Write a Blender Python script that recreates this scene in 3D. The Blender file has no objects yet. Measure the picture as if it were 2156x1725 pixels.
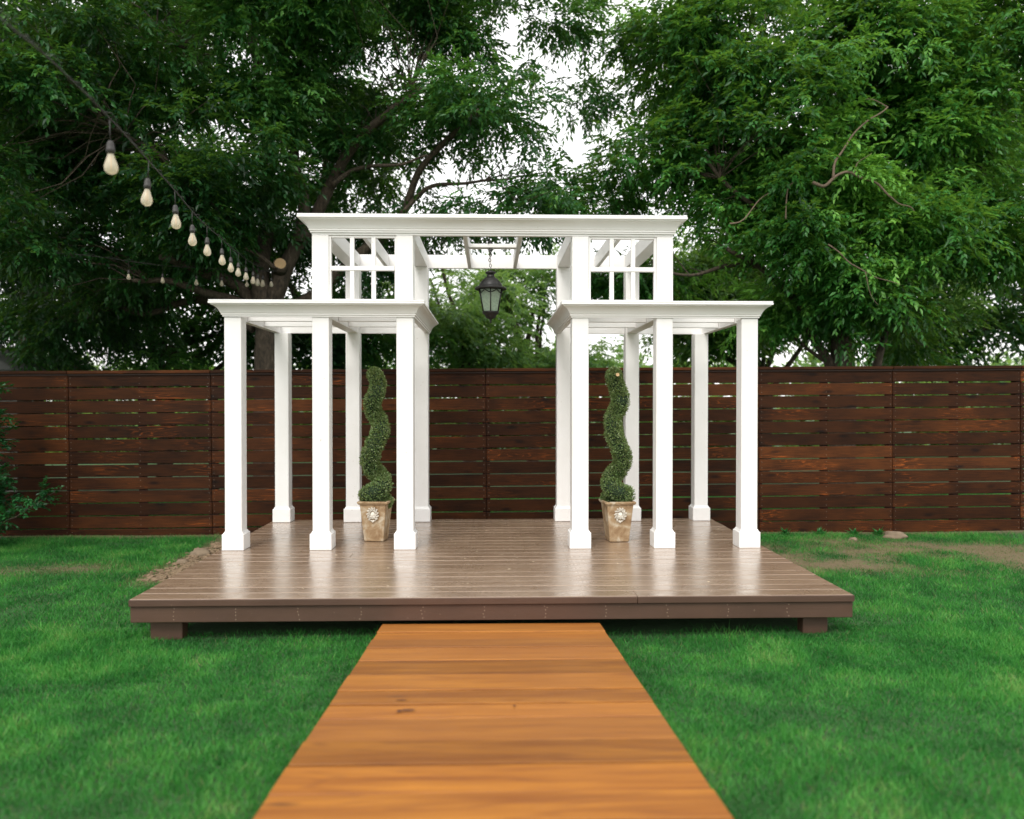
import bpy, bmesh, math, random
import numpy as np
from mathutils import Vector, Matrix, noise as mnoise

R = math.radians
PI = math.pi
rng = np.random.default_rng(7)
random.seed(7)
SC = bpy.context.scene
COL = SC.collection

# ------------------------------------------------------------------ camera, sky, sun, exposure
YAW, PITCH, EYE = R(1.56), R(-0.61), 1.58
cd = bpy.data.cameras.new('camera')
cam = bpy.data.objects.new('camera', cd)
COL.objects.link(cam)
cam.location = (0, 0, EYE)
cam.rotation_euler = (R(90) + PITCH, 0, -YAW)
cd.sensor_width = 36
cd.lens = 36 * 1650 / 2156
cd.clip_start = 0.05
cd.clip_end = 600
cd.dof.use_dof = True
cd.dof.focus_distance = 6.9
cd.dof.aperture_fstop = 1.15
SC.camera = cam

SUN_EL, SUN_AZ = R(48), R(200)     # azimuth measured clockwise from +Y; the light comes from behind the camera
w = bpy.data.worlds.new('World')
SC.world = w
w.use_nodes = True
nt = w.node_tree
nt.nodes.clear()
sky = nt.nodes.new('ShaderNodeTexSky')
sky.sky_type = 'NISHITA'
sky.sun_disc = False
sky.sun_elevation = SUN_EL
sky.sun_rotation = SUN_AZ
sky.dust_density = 3
mixc = nt.nodes.new('ShaderNodeMix')
mixc.data_type = 'RGBA'
mixc.inputs[0].default_value = 0.88
mixc.inputs[7].default_value = (11.0, 10.9, 10.7, 1)      # even white cloud cover
bgn = nt.nodes.new('ShaderNodeBackground')
bgn.inputs[1].default_value = 0.12
wo = nt.nodes.new('ShaderNodeOutputWorld')
nt.links.new(sky.outputs[0], mixc.inputs[6])
nt.links.new(mixc.outputs[2], bgn.inputs[0])
nt.links.new(bgn.outputs[0], wo.inputs[0])

sl = bpy.data.lights.new('sun', 'SUN')
sl.energy = 1.5
sl.angle = R(22)
sl.color = (1.0, 0.965, 0.91)
sun = bpy.data.objects.new('sun', sl)
COL.objects.link(sun)
sd = Vector((math.sin(SUN_AZ) * math.cos(SUN_EL), math.cos(SUN_AZ) * math.cos(SUN_EL), math.sin(SUN_EL)))
sun.rotation_euler = sd.to_track_quat('Z', 'Y').to_euler()
sun.location = sd * 30

SC.view_settings.view_transform = 'Standard'
SC.view_settings.look = 'None'
SC.view_settings.gamma = 1
SC.view_settings.exposure = 0.48
SC.view_settings.use_curve_mapping = False
SC.render.engine = 'CYCLES'
SC.cycles.max_bounces = 8
SC.cycles.diffuse_bounces = 4
SC.cycles.transmission_bounces = 8
SC.cycles.transparent_max_bounces = 12

# survey helper: the point of the place at distance Y that lies along a sight line of the photograph
_f = (math.sin(YAW) * math.cos(PITCH), math.cos(YAW) * math.cos(PITCH), math.sin(PITCH))
_r = (math.cos(YAW), -math.sin(YAW), 0)
_u = (_r[1] * _f[2], -_r[0] * _f[2], _r[0] * _f[1] - _r[1] * _f[0])
def at(u, v, Y):
    d = [_f[i] + _r[i] * (u - 1078) / 1650 + _u[i] * (862.5 - v) / 1650 for i in range(3)]
    t = Y / d[1]
    return Vector((d[0] * t, Y, EYE + d[2] * t))

# ------------------------------------------------------------------ object helpers
def obj(name, me, mat=None, parent=None, loc=None):
    o = bpy.data.objects.new(name, me)
    COL.objects.link(o)
    if mat and me is not None and len(me.materials) == 0:
        me.materials.append(mat)
    if parent: o.parent = parent
    if loc is not None: o.location = loc
    return o
def thing(name, label, cat, loc=(0, 0, 0), rz=0, group=None):
    o = bpy.data.objects.new(name, None)
    COL.objects.link(o)
    o.empty_display_size = 0.2
    o.location = loc
    o.rotation_euler = (0, 0, rz)
    o['label'] = label
    o['category'] = cat
    if group: o['group'] = group
    return o
def tag(o, label, cat, group=None):
    o['label'] = label
    o['category'] = cat
    if group: o['group'] = group
    return o

class MB:
    """collects verts and faces for one mesh"""
    def __init__(self): self.v = []; self.f = []; self.s = []
    def add(self, vs, fs, smooth=False):
        n = len(self.v)
        self.v += [tuple(p) for p in vs]
        self.f += [tuple(i + n for i in f) for f in fs]
        self.s += [smooth] * len(fs)
        return self
    def box(self, x0, x1, y0, y1, z0, z1, b=0.004):
        b = min(b, (x1 - x0) * .45, (y1 - y0) * .45, (z1 - z0) * .45)
        if b <= 0:
            vs = [(x, y, z) for x in (x0, x1) for y in (y0, y1) for z in (z0, z1)]
            return self.add(vs, [(0, 1, 3, 2), (4, 6, 7, 5), (0, 4, 5, 1), (2, 3, 7, 6), (0, 2, 6, 4), (1, 5, 7, 3)])
        vs = []; idx = {}
        lo = (x0, y0, z0); hi = (x1, y1, z1)
        for c in range(8):
            s = [(c >> k) & 1 for k in range(3)]
            for a in range(3):
                p = [0, 0, 0]
                for k in range(3):
                    e = hi[k] if s[k] else lo[k]
                    if k != a: e += -b if s[k] else b
                    p[k] = e
                idx[(c, a)] = len(vs); vs.append(p)
        fs = []
        for a in range(3):
            k1, k2 = (a + 1) % 3, (a + 2) % 3
            for s in (0, 1):
                q = []
                for (i, j) in ((0, 0), (1, 0), (1, 1), (0, 1)):
                    c = (s << a) | (i << k1) | (j << k2)
                    q.append(idx[(c, a)])
                fs.append(tuple(q) if s else tuple(reversed(q)))
            for (i, j) in ((0, 0), (1, 0), (1, 1), (0, 1)):
                c0 = (i << k1) | (j << k2); c1 = c0 | (1 << a)
                q = (idx[(c0, k1)], idx[(c1, k1)], idx[(c1, k2)], idx[(c0, k2)])
                fs.append(q if (i ^ j) else tuple(reversed(q)))
        for c in range(8):
            q = (idx[(c, 0)], idx[(c, 1)], idx[(c, 2)])
            par = (c & 1) ^ ((c >> 1) & 1) ^ ((c >> 2) & 1)
            fs.append(q if par else tuple(reversed(q)))
        return self.add(vs, fs)
    def tube(self, pts, rad, n=8, cap=True, smooth=True):
        pts = [Vector(p) for p in pts]
        m = len(pts)
        if not hasattr(rad, '__len__'): rad = [rad] * m
        vs = []; fs = []
        t0 = (pts[1] - pts[0]).normalized()
        up = Vector((0, 0, 1)) if abs(t0.z) < .9 else Vector((1, 0, 0))
        a = t0.cross(up).normalized()
        for i in range(m):
            t = (pts[min(i + 1, m - 1)] - pts[max(i - 1, 0)])
            t = t.normalized() if t.length > 1e-9 else t0
            a = (a - t * a.dot(t))
            a = a.normalized() if a.length > 1e-6 else t.orthogonal().normalized()
            b = t.cross(a)
            for k in range(n):
                an = 2 * PI * k / n
                vs.append(pts[i] + (a * math.cos(an) + b * math.sin(an)) * rad[i])
        for i in range(m - 1):
            for k in range(n):
                k2 = (k + 1) % n
                fs.append((i * n + k, i * n + k2, (i + 1) * n + k2, (i + 1) * n + k))
        self.add(vs, fs, smooth)
        if cap:
            b0 = len(self.v) - len(vs)
            self.f.append(tuple(b0 + k for k in reversed(range(n)))); self.s.append(False)
            self.f.append(tuple(b0 + (m - 1) * n + k for k in range(n))); self.s.append(False)
        return self
    def lathe(self, prof, n=24, c=(0, 0, 0), smooth=True):
        vs = []; fs = []
        for (r, z) in prof:
            for k in range(n):
                an = 2 * PI * (k + .5) / n
                vs.append((c[0] + r * math.cos(an), c[1] + r * math.sin(an), c[2] + z))
        for i in range(len(prof) - 1):
            for k in range(n):
                k2 = (k + 1) % n
                fs.append((i * n + k, i * n + k2, (i + 1) * n + k2, (i + 1) * n + k))
        self.add(vs, fs, smooth)
        b0 = len(self.v) - len(vs)
        if prof[0][0] > 1e-4: self.f.append(tuple(b0 + k for k in reversed(range(n)))); self.s.append(False)
        if prof[-1][0] > 1e-4: self.f.append(tuple(b0 + (len(prof) - 1) * n + k for k in range(n))); self.s.append(False)
        return self
    def ball(self, c, r, n=10, sx=1, sy=1, sz=1):
        vs = []; fs = []
        m = max(4, n // 2)
        for i in range(m + 1):
            th = PI * i / m
            for k in range(n):
                an = 2 * PI * k / n
                vs.append((c[0] + r * sx * math.sin(th) * math.cos(an), c[1] + r * sy * math.sin(th) * math.sin(an), c[2] - r * sz * math.cos(th)))
        for i in range(m):
            for k in range(n):
                k2 = (k + 1) % n
                fs.append((i * n + k, i * n + k2, (i + 1) * n + k2, (i + 1) * n + k))
        return self.add(vs, fs, True)
    def mesh(self, name='mesh'):
        me = bpy.data.meshes.new(name)
        me.from_pydata(self.v, [], self.f)
        me.polygons.foreach_set('use_smooth', self.s)
        me.update()
        return me
    def build(self, name, mat, parent=None, loc=None):
        return obj(name, self.mesh(name), mat, parent, loc)

def spline(pts, per=6):
    pts = [Vector(p) for p in pts]
    P = [pts[0] * 2 - pts[1]] + pts + [pts[-1] * 2 - pts[-2]]
    out = []
    for i in range(1, len(P) - 2):
        for k in range(per):
            t = k / per
            a, b, c, d = P[i - 1], P[i], P[i + 1], P[i + 2]
            out.append(0.5 * ((2 * b) + (c - a) * t + (2 * a - 5 * b + 4 * c - d) * t * t + (3 * b - a - 3 * c + d) * t ** 3))
    out.append(pts[-1])
    return out

# ------------------------------------------------------------------ materials
class NT:
    def __init__(self, name):
        self.m = bpy.data.materials.new(name)
        self.m.use_nodes = True
        self.t = self.m.node_tree
        self.t.nodes.clear()
        self.out = self.n('ShaderNodeOutputMaterial')
    def n(self, typ, **kw):
        x = self.t.nodes.new(typ)
        for k, v in kw.items():
            if k.startswith('i_'):
                key = k[2:]
                x.inputs[int(key) if key.isdigit() else key.replace('_', ' ')].default_value = v
            else: setattr(x, k, v)
        return x
    def l(self, a, b): self.t.links.new(a, b)
    def math(self, op, a, b=None, c=None, clamp=False):
        x = self.n('ShaderNodeMath', operation=op, use_clamp=clamp)
        for i, v in enumerate((a, b, c)):
            if v is None: continue
            if isinstance(v, (int, float)): x.inputs[i].default_value = v
            else: self.l(v, x.inputs[i])
        return x.outputs[0]
    def coords(self, scale=(1, 1, 1), rand=False, kind='Object'):
        tc = self.n('ShaderNodeTexCoord')
        mp = self.n('ShaderNodeMapping')
        mp.inputs['Scale'].default_value = scale
        if rand:
            oi = self.n('ShaderNodeObjectInfo')
            cx = self.n('ShaderNodeCombineXYZ')
            for i, k in enumerate((37.0, 91.0, 53.0)): self.l(self.math('MULTIPLY', oi.outputs['Random'], k), cx.inputs[i])
            ad = self.n('ShaderNodeVectorMath', operation='ADD')
            self.l(tc.outputs[kind], ad.inputs[0]); self.l(cx.outputs[0], ad.inputs[1])
            self.l(ad.outputs[0], mp.inputs[0])
        else: self.l(tc.outputs[kind], mp.inputs[0])
        return mp.outputs[0]
    def noise(self, vec, scale=5, detail=4, rough=.55, dist=0):
        x = self.n('ShaderNodeTexNoise')
        x.inputs['Scale'].default_value = scale; x.inputs['Detail'].default_value = detail
        x.inputs['Roughness'].default_value = rough; x.inputs['Distortion'].default_value = dist
        self.l(vec, x.inputs['Vector'])
        return x.outputs[0]
    def ramp(self, fac, stops, interp='LINEAR'):
        x = self.n('ShaderNodeValToRGB')
        cr = x.color_ramp; cr.interpolation = interp
        while len(cr.elements) < len(stops): cr.elements.new(.5)
        for e, (p, c) in zip(cr.elements, stops):
            e.position = p
            e.color = (c, c, c, 1) if isinstance(c, (int, float)) else (*c, 1)
        self.l(fac, x.inputs[0])
        return x.outputs[0]
    def mix(self, fac, a, b, blend='MIX'):
        x = self.n('ShaderNodeMix', data_type='RGBA', blend_type=blend)
        for sock, v in ((x.inputs[0], fac), (x.inputs[6], a), (x.inputs[7], b)):
            if isinstance(v, (int, float)): sock.default_value = v
            elif isinstance(v, tuple): sock.default_value = (*v, 1)
            else: self.l(v, sock)
        return x.outputs[2]
    def bump(self, h, strength=.3, dist=.01):
        x = self.n('ShaderNodeBump')
        x.inputs['Strength'].default_value = strength; x.inputs['Distance'].default_value = dist
        self.l(h, x.inputs['Height'])
        return x.outputs[0]
    def bsdf(self, color, rough=.5, normal=None, **kw):
        p = self.n('ShaderNodeBsdfPrincipled')
        for key, v in (('Base Color', color), ('Roughness', rough), ('Normal', normal), *kw.items()):
            if v is None: continue
            s = p.inputs[key.replace('_', ' ')]
            if isinstance(v, (int, float)): s.default_value = v
            elif isinstance(v, tuple): s.default_value = (*v, 1) if len(v) == 3 else v
            else: self.l(v, s)
        return p
    def done(self, sh):
        self.l(sh.outputs[0] if hasattr(sh, 'outputs') else sh, self.out.inputs[0])
        return self.m

def m_white():
    t = NT('white_paint')
    v = t.coords(rand=True)
    g = t.noise(t.coords((14, 14, 1.2), True), 6, 5, .6)
    d = t.noise(v, 2.2, 5, .6)
    sp = t.noise(v, 60, 2, .5)
    c = t.mix(t.ramp(d, [(.3, 0.), (.75, 1.)]), (.85, .84, .83), (.78, .765, .74))
    c = t.mix(t.ramp(sp, [(.74, 0.), (.80, 1.)]), c, (.42, .36, .28))
    b = t.bump(g, .25, .003)
    return t.done(t.bsdf(c, .42, b))
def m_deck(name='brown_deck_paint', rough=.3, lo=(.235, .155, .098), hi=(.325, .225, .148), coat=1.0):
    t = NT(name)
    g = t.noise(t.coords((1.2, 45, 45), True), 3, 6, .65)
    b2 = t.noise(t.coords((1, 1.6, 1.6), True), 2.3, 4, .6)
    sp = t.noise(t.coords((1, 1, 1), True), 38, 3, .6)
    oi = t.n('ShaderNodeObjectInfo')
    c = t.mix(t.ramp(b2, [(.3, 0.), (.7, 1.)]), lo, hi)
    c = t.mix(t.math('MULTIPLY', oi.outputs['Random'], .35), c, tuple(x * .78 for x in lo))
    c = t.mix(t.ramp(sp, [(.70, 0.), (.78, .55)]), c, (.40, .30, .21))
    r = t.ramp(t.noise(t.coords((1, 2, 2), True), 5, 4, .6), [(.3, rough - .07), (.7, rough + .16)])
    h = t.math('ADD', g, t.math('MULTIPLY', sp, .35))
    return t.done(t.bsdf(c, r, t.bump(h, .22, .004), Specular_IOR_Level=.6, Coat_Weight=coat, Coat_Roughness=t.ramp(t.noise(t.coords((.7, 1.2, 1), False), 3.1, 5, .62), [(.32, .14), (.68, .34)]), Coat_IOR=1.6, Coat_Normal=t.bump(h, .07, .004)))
def m_fence():
    t = NT('stained_fence_wood')
    vr = t.coords((1, 1, 1), True)
    f = t.noise(t.coords((.5, 1, 9), True), 1.5, 2, .5, .3)
    lines = t.math('SINE', t.math('MULTIPLY', f, 110))
    fine = t.noise(t.coords((1.1, 30, 60), True), 3, 5, .65)
    blot = t.noise(t.coords((1, 1, 2.4), True), 2.1, 4, .6)
    oi = t.n('ShaderNodeObjectInfo')
    c = t.mix(t.ramp(blot, [(.30, 0.), (.72, 1.)]), (.015, .0062, .0028), (.072, .0230, .0058))
    c = t.mix(t.math('MULTIPLY', t.ramp(fine, [(.45, 0.), (.68, 1.)]), .6), c, (.12, .034, .008))
    mask = t.ramp(t.noise(t.coords((.8, 1, 1.5), True), 1.7, 2, .5), [(.53, 0.), (.72, 1.)])
    ln = t.math('MULTIPLY', t.ramp(lines, [(.72, 0.), (.98, 1.)]), mask)
    c = t.mix(t.math('MULTIPLY', ln, .75), c, (.38, .095, .016))
    vo = t.n('ShaderNodeTexVoronoi'); vo.inputs['Scale'].default_value = 1.0
    t.l(t.coords((2.2, 1, 6.5), True), vo.inputs['Vector'])
    kn = t.ramp(vo.outputs['Distance'], [(.06, 1.), (.20, 0.)])
    c = t.mix(t.math('MULTIPLY', kn, .85), c, (.008, .004, .003))
    br = t.ramp(oi.outputs['Random'], [(0., .48), (.45, .66), (.8, .86), (1., 1.5)])
    hs = t.n('ShaderNodeHueSaturation'); t.l(br, hs.inputs['Value']); t.l(c, hs.inputs['Color'])
    return t.done(t.bsdf(hs.outputs[0], .6, t.bump(t.math('ADD', fine, t.math('MULTIPLY', lines, .15)), .4, .003), Specular_IOR_Level=.14))
def m_walk():
    t = NT('honey_stained_plank')
    f = t.noise(t.coords((.35, 5.0, 1), True), 1.4, 2, .5, .4)
    lines = t.math('SINE', t.math('MULTIPLY', f, 60))
    fine = t.noise(t.coords((1.5, 34, 30), True), 3, 6, .65)
    blot = t.noise(t.coords((.5, 7, 1), True), 2.0, 5, .6)
    oi = t.n('ShaderNodeObjectInfo')
    c = t.mix(t.ramp(blot, [(.30, 0.), (.66, 1.)]), (.22, .066, .010), (.45, .175, .022))
    c = t.mix(t.math('MULTIPLY', t.ramp(fine, [(.45, 0.), (.7, 1.)]), .5), c, (.23, .08, .015))
    c = t.mix(t.math('MULTIPLY', t.ramp(lines, [(.6, 0.), (1., 1.)]), .35), c, (.17, .05, .012))
    vo = t.n('ShaderNodeTexVoronoi'); vo.inputs['Scale'].default_value = 1.0
    t.l(t.coords((1.3, 4.5, 1), True), vo.inputs['Vector'])
    c = t.mix(t.math('MULTIPLY', t.ramp(vo.outputs['Distance'], [(.03, 1.), (.10, 0.)]), .8), c, (.09, .03, .012))
    c = t.mix(t.math('MULTIPLY', oi.outputs['Random'], .6), c, (.24, .098, .026))
    hs = t.n('ShaderNodeHueSaturation'); t.l(t.ramp(t.math('FRACT', t.math('MULTIPLY', oi.outputs['Random'], 7.3)), [(0., .62), (.5, .98), (1., 1.2)]), hs.inputs['Value']); t.l(c, hs.inputs['Color'])
    return t.done(t.bsdf(hs.outputs[0], .5, t.bump(fine, .35, .004), Specular_IOR_Level=.3))
def m_leaf(name, dark, mid, light, trans=.32, rough=.42):
    t = NT(name)
    at_ = t.n('ShaderNodeAttribute', attribute_name='rnd')
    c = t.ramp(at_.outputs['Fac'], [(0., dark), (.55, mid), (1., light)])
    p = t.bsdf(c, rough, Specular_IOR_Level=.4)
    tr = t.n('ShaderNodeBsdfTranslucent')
    tc = t.mix(.5, c, (light[0] * 1.9, light[1] * 1.55, light[2] * .7))
    t.l(tc, tr.inputs[0])
    ms = t.n('ShaderNodeMixShader'); ms.inputs[0].default_value = trans
    t.l(p.outputs[0], ms.inputs[1]); t.l(tr.outputs[0], ms.inputs[2])
    return t.done(ms.outputs[0])
def m_bark():
    t = NT('bark')
    n1 = t.noise(t.coords((9, 9, 3)), 3, 6, .65, .4)
    n2 = t.noise(t.coords(), 2, 3, .5)
    c = t.ramp(n1, [(.32, (.022, .015, .011)), (.55, (.085, .06, .042)), (.75, (.17, .13, .095))])
    c = t.mix(t.math('MULTIPLY', n2, .4), c, (.05, .055, .03))
    return t.done(t.bsdf(c, .9, t.bump(n1, .8, .03)))
def m_flat(name, c, rough=.6, ns=20, var=.25, bump=.15, **kw):
    t = NT(name)
    n = t.noise(t.coords(), ns, 4, .6)
    cc = t.mix(n, tuple(x * (1 - var) for x in c), tuple(min(1, x * (1 + var)) for x in c))
    return t.done(t.bsdf(cc, rough, t.bump(n, bump, .004), **kw))
def m_grass():
    t = NT('grass_blades')
    a = t.n('ShaderNodeAttribute', attribute_name='rnd')
    d = t.n('ShaderNodeAttribute', attribute_name='dry')
    c = t.ramp(a.outputs['Fac'], [(0., (.014, .105, .016)), (.5, (.038, .235, .034)), (.9, (.105, .38, .060)), (1., (.22, .36, .10))])
    c = t.mix(d.outputs['Fac'], c, (.24, .21, .10))
    p = t.bsdf(c, .5, Specular_IOR_Level=.3)
    tr = t.n('ShaderNodeBsdfTranslucent'); t.l(c, tr.inputs[0])
    ms = t.n('ShaderNodeMixShader'); ms.inputs[0].default_value = .35
    t.l(p.outputs[0], ms.inputs[1]); t.l(tr.outputs[0], ms.inputs[2])
    return t.done(ms.outputs[0])
def m_ground():
    t = NT('soil_and_turf')
    v = t.coords()
    n = t.noise(v, 14, 5, .6); n2 = t.noise(v, .9, 3, .5)
    a = t.n('ShaderNodeAttribute', attribute_name='dry')
    c = t.mix(n, (.018, .055, .016), (.03, .11, .022))
    s = t.mix(n, (.085, .062, .034), (.22, .165, .09))
    c = t.mix(t.math('MULTIPLY', n2, .25), c, (.07, .06, .03))
    c = t.mix(a.outputs['Fac'], c, s)
    return t.done(t.bsdf(c, .95, t.bump(n, .6, .03)))
def m_pot():
    t = NT('weathered_terracotta_cream')
    v = t.coords(rand=True)
    n = t.noise(v, 9, 5, .65, .6); n2 = t.noise(v, 30, 4, .6)
    c = t.ramp(n, [(.36, (.24, .145, .07)), (.5, (.38, .265, .15)), (.64, (.56, .49, .37))])
    c = t.mix(t.math('MULTIPLY', n2, .3), c, (.30, .19, .10))
    return t.done(t.bsdf(c, .8, t.bump(n2, .4, .004)))
def m_glass(name, col, rough):
    t = NT(name)
    n = t.noise(t.coords(), 45, 3, .6)
    return t.done(t.bsdf(col, rough, t.bump(n, .35, .004), Transmission_Weight=1.0, IOR=1.3))

WHITE = m_white(); DECK = m_deck(); FASC = m_deck('brown_deck_paint_shaded', .55, (.062, .029, .0155), (.090, .044, .025), 0); FENCE = m_fence(); WALK = m_walk()  # FASC: same deck paint, darkened for front faces that get less skylight
BARK = m_bark(); GRASS = m_grass(); GROUND = m_ground(); POT = m_pot()
LEAF_L = m_leaf('leaf_dark_green', (.006, .036, .012), (.027, .125, .028), (.13, .32, .060))
LEAF_R = m_leaf('leaf_fresh_green', (.009, .050, .013), (.045, .19, .035), (.20, .45, .075))
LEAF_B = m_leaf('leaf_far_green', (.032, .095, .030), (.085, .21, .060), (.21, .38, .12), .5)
LEAF_C = m_leaf('needle_dark', (.006, .026, .012), (.010, .045, .018), (.02, .075, .028), .15)
LEAF_T = m_leaf('boxwood_leaf', (.040, .090, .028), (.15, .26, .085), (.52, .60, .36), .25)
LEAF_S = m_leaf('shrub_leaf', (.010, .07, .022), (.022, .15, .035), (.05, .26, .06), .3)
TOPC = m_flat('topiary_core', (.012, .03, .010), .9)
BLACK = m_flat('black_metal', (.007, .006, .0055), .42, 40, .3, .1)
def m_seed():
    t = NT('seeded_glass')
    n = t.noise(t.coords(), 60, 3, .6)
    d = t.bsdf((.62, .70, .62), .15, t.bump(n, .4, .004))
    tr = t.n('ShaderNodeBsdfTranslucent'); tr.inputs[0].default_value = (.80, .90, .80, 1)
    gl = t.n('ShaderNodeBsdfTransparent'); gl.inputs[0].default_value = (.9, .97, .9, 1)
    a = t.n('ShaderNodeMixShader'); a.inputs[0].default_value = .6; t.l(d.outputs[0], a.inputs[1]); t.l(tr.outputs[0], a.inputs[2])
    b = t.n('ShaderNodeMixShader'); t.l(t.math('MULTIPLY_ADD', n, .5, .2), b.inputs[0]); t.l(a.outputs[0], b.inputs[1]); t.l(gl.outputs[0], b.inputs[2])
    return t.done(b.outputs[0])
GLASS = m_seed()
def m_bulb():
    t = NT('bulb_glass')
    d = t.bsdf((.90, .85, .72), .2)
    gl = t.n('ShaderNodeBsdfTransparent'); gl.inputs[0].default_value = (1, .93, .80, 1)
    tr = t.n('ShaderNodeBsdfTranslucent'); tr.inputs[0].default_value = (.97, .92, .78, 1)
    a = t.n('ShaderNodeMixShader'); a.inputs[0].default_value = .45; t.l(d.outputs[0], a.inputs[1]); t.l(tr.outputs[0], a.inputs[2])
    b = t.n('ShaderNodeMixShader'); b.inputs[0].default_value = .42; t.l(a.outputs[0], b.inputs[1]); t.l(gl.outputs[0], b.inputs[2])
    return t.done(b.outputs[0])
BULBG = m_bulb()
LEAF_S2 = m_leaf('shrub_shade_leaf', (.008, .045, .016), (.016, .10, .026), (.03, .17, .035), .25)  # leaf colour darkened to stand for the shade of the big tree
RUBBER = m_flat('socket_rubber', (.035, .032, .03), .6, 40)
CABLE = m_flat('cable_black', (.03, .028, .025), .55, 40)
FILA = m_flat('filament_amber', (.75, .38, .10), .4)
FROST = m_flat('bulb_base_cream', (.80, .73, .60), .35, 10, .1, 0)
STONE = m_flat('field_stone', (.20, .15, .10), .9, 12, .4, .6)
DARKW = m_flat('dark_batten', (.02, .009, .005), .8, 20)
CUTW = m_flat('cut_wood', (.62, .42, .22), .8, 30)
ROOF = m_flat('grey_shingle', (.22, .22, .22), .85, 25, .25, .5)
WALLG = m_flat('pale_siding', (.45, .44, .42), .8, 6, .15, .2)
RELIEF = m_flat('cream_relief', (.74, .70, .62), .75, 60, .25, .3)
MULCH = m_flat('bark_mulch', (.22, .155, .095), .95, 60, .5, .6)
STEMM = m_flat('dark_stake', (.01, .01, .01), .7)

# ------------------------------------------------------------------ ground
def lawn_height(x, y):
    s = np.clip((5.0 - y) / 2.6, 0, 1)
    s = s * s * (3 - 2 * s)
    return .12 * s + .012 * np.sin(x * 1.7 + y * .6) * np.cos(y * 1.3 - x * .4)
DX0, DX1, DY0, DY1, DZ = -2.35, 2.42, 5.16, 8.57, .29
def fbm2(x, y, sc, seed):
    r = np.random.default_rng(seed)
    out = 0
    for o in range(4):
        k = sc * 1.9 ** o
        for j in range(3):
            a = r.uniform(0, 2 * PI); ph = r.uniform(0, 2 * PI, 2)
            out = out + np.sin((x * math.cos(a) + y * math.sin(a)) * k + ph[0] + 1.3 * np.sin((y * math.cos(a) - x * math.sin(a)) * k * .7 + ph[1])) / (o + 1.5)
    return out / 3.0
def dryness(x, y):
    n = fbm2(x, y, 2.2, 3)
    right = 1.45 * np.exp(-((y - 7.85 - .2 * n) / .75) ** 4) * np.clip((x - 1.9) / .6, 0, 1)
    left = .75 * np.exp(-((y - 7.5) / .22) ** 2 - ((x + 3.9) / .45) ** 2) + .6 * np.exp(-((y - 7.3) / .2) ** 2 - ((x + 4.7) / .4) ** 2)
    edge = np.exp(-((x + 2.88) / (.27 + .07 * n)) ** 4) * np.clip((y - 6.6) / .5, 0, 1) * (y < 9.2)
    fence = .75 * np.exp(-((y - 9.3) / .14) ** 2)
    d = right * np.clip(.62 + .75 * n + .35 * fbm2(x, y, 8, 23), 0, 1.2) + left + edge * 1.3 + fence
    return np.clip(d, 0, 1)
def grid_mesh(name, xs, ys):
    X, Y = np.meshgrid(xs, ys)
    Z = lawn_height(X, Y)
    nx, ny = len(xs), len(ys)
    v = np.stack([X.ravel(), Y.ravel(), Z.ravel()], 1)
    f = [(j * nx + i, j * nx + i + 1, (j + 1) * nx + i + 1, (j + 1) * nx + i) for j in range(ny - 1) for i in range(nx - 1)]
    me = bpy.data.meshes.new(name)
    me.from_pydata(v.tolist(), [], f)
    me.polygons.foreach_set('use_smooth', [True] * len(f))
    a = me.attributes.new('dry', 'FLOAT', 'POINT')
    a.data.foreach_set('value', dryness(X.ravel(), Y.ravel()).astype(np.float32))
    return me
xs = np.concatenate([np.array([-300, -150, -70, -35, -20, -14]), np.arange(-10, 10.01, .1), np.array([14, 20, 35, 70, 150, 300])])
ys = np.concatenate([np.array([-300, -120, -50, -20, -8, -3]), np.arange(-1, 10.01, .1), np.array([12, 15, 20, 30, 60, 150, 400])])
ground = obj('ground', grid_mesh('ground', xs, ys), GROUND)
ground['kind'] = 'structure'

def tri_mesh(name, V, F, attrs, smooth=False):
    """V (n,3) float, F (m,k) int; attrs name -> per vertex floats"""
    me = bpy.data.meshes.new(name)
    me.vertices.add(len(V)); me.vertices.foreach_set('co', V.astype(np.float32).ravel())
    k = F.shape[1]
    me.loops.add(F.size); me.loops.foreach_set('vertex_index', F.astype(np.int32).ravel())
    me.polygons.add(len(F))
    me.polygons.foreach_set('loop_start', np.arange(0, F.size, k, dtype=np.int32))
    me.polygons.foreach_set('loop_total', np.full(len(F), k, dtype=np.int32))
    if smooth: me.polygons.foreach_set('use_smooth', np.ones(len(F), dtype=bool))
    for n_, a in attrs.items():
        at_ = me.attributes.new(n_, 'FLOAT', 'POINT'); at_.data.foreach_set('value', a.astype(np.float32))
    me.update(calc_edges=True)
    return me

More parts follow.
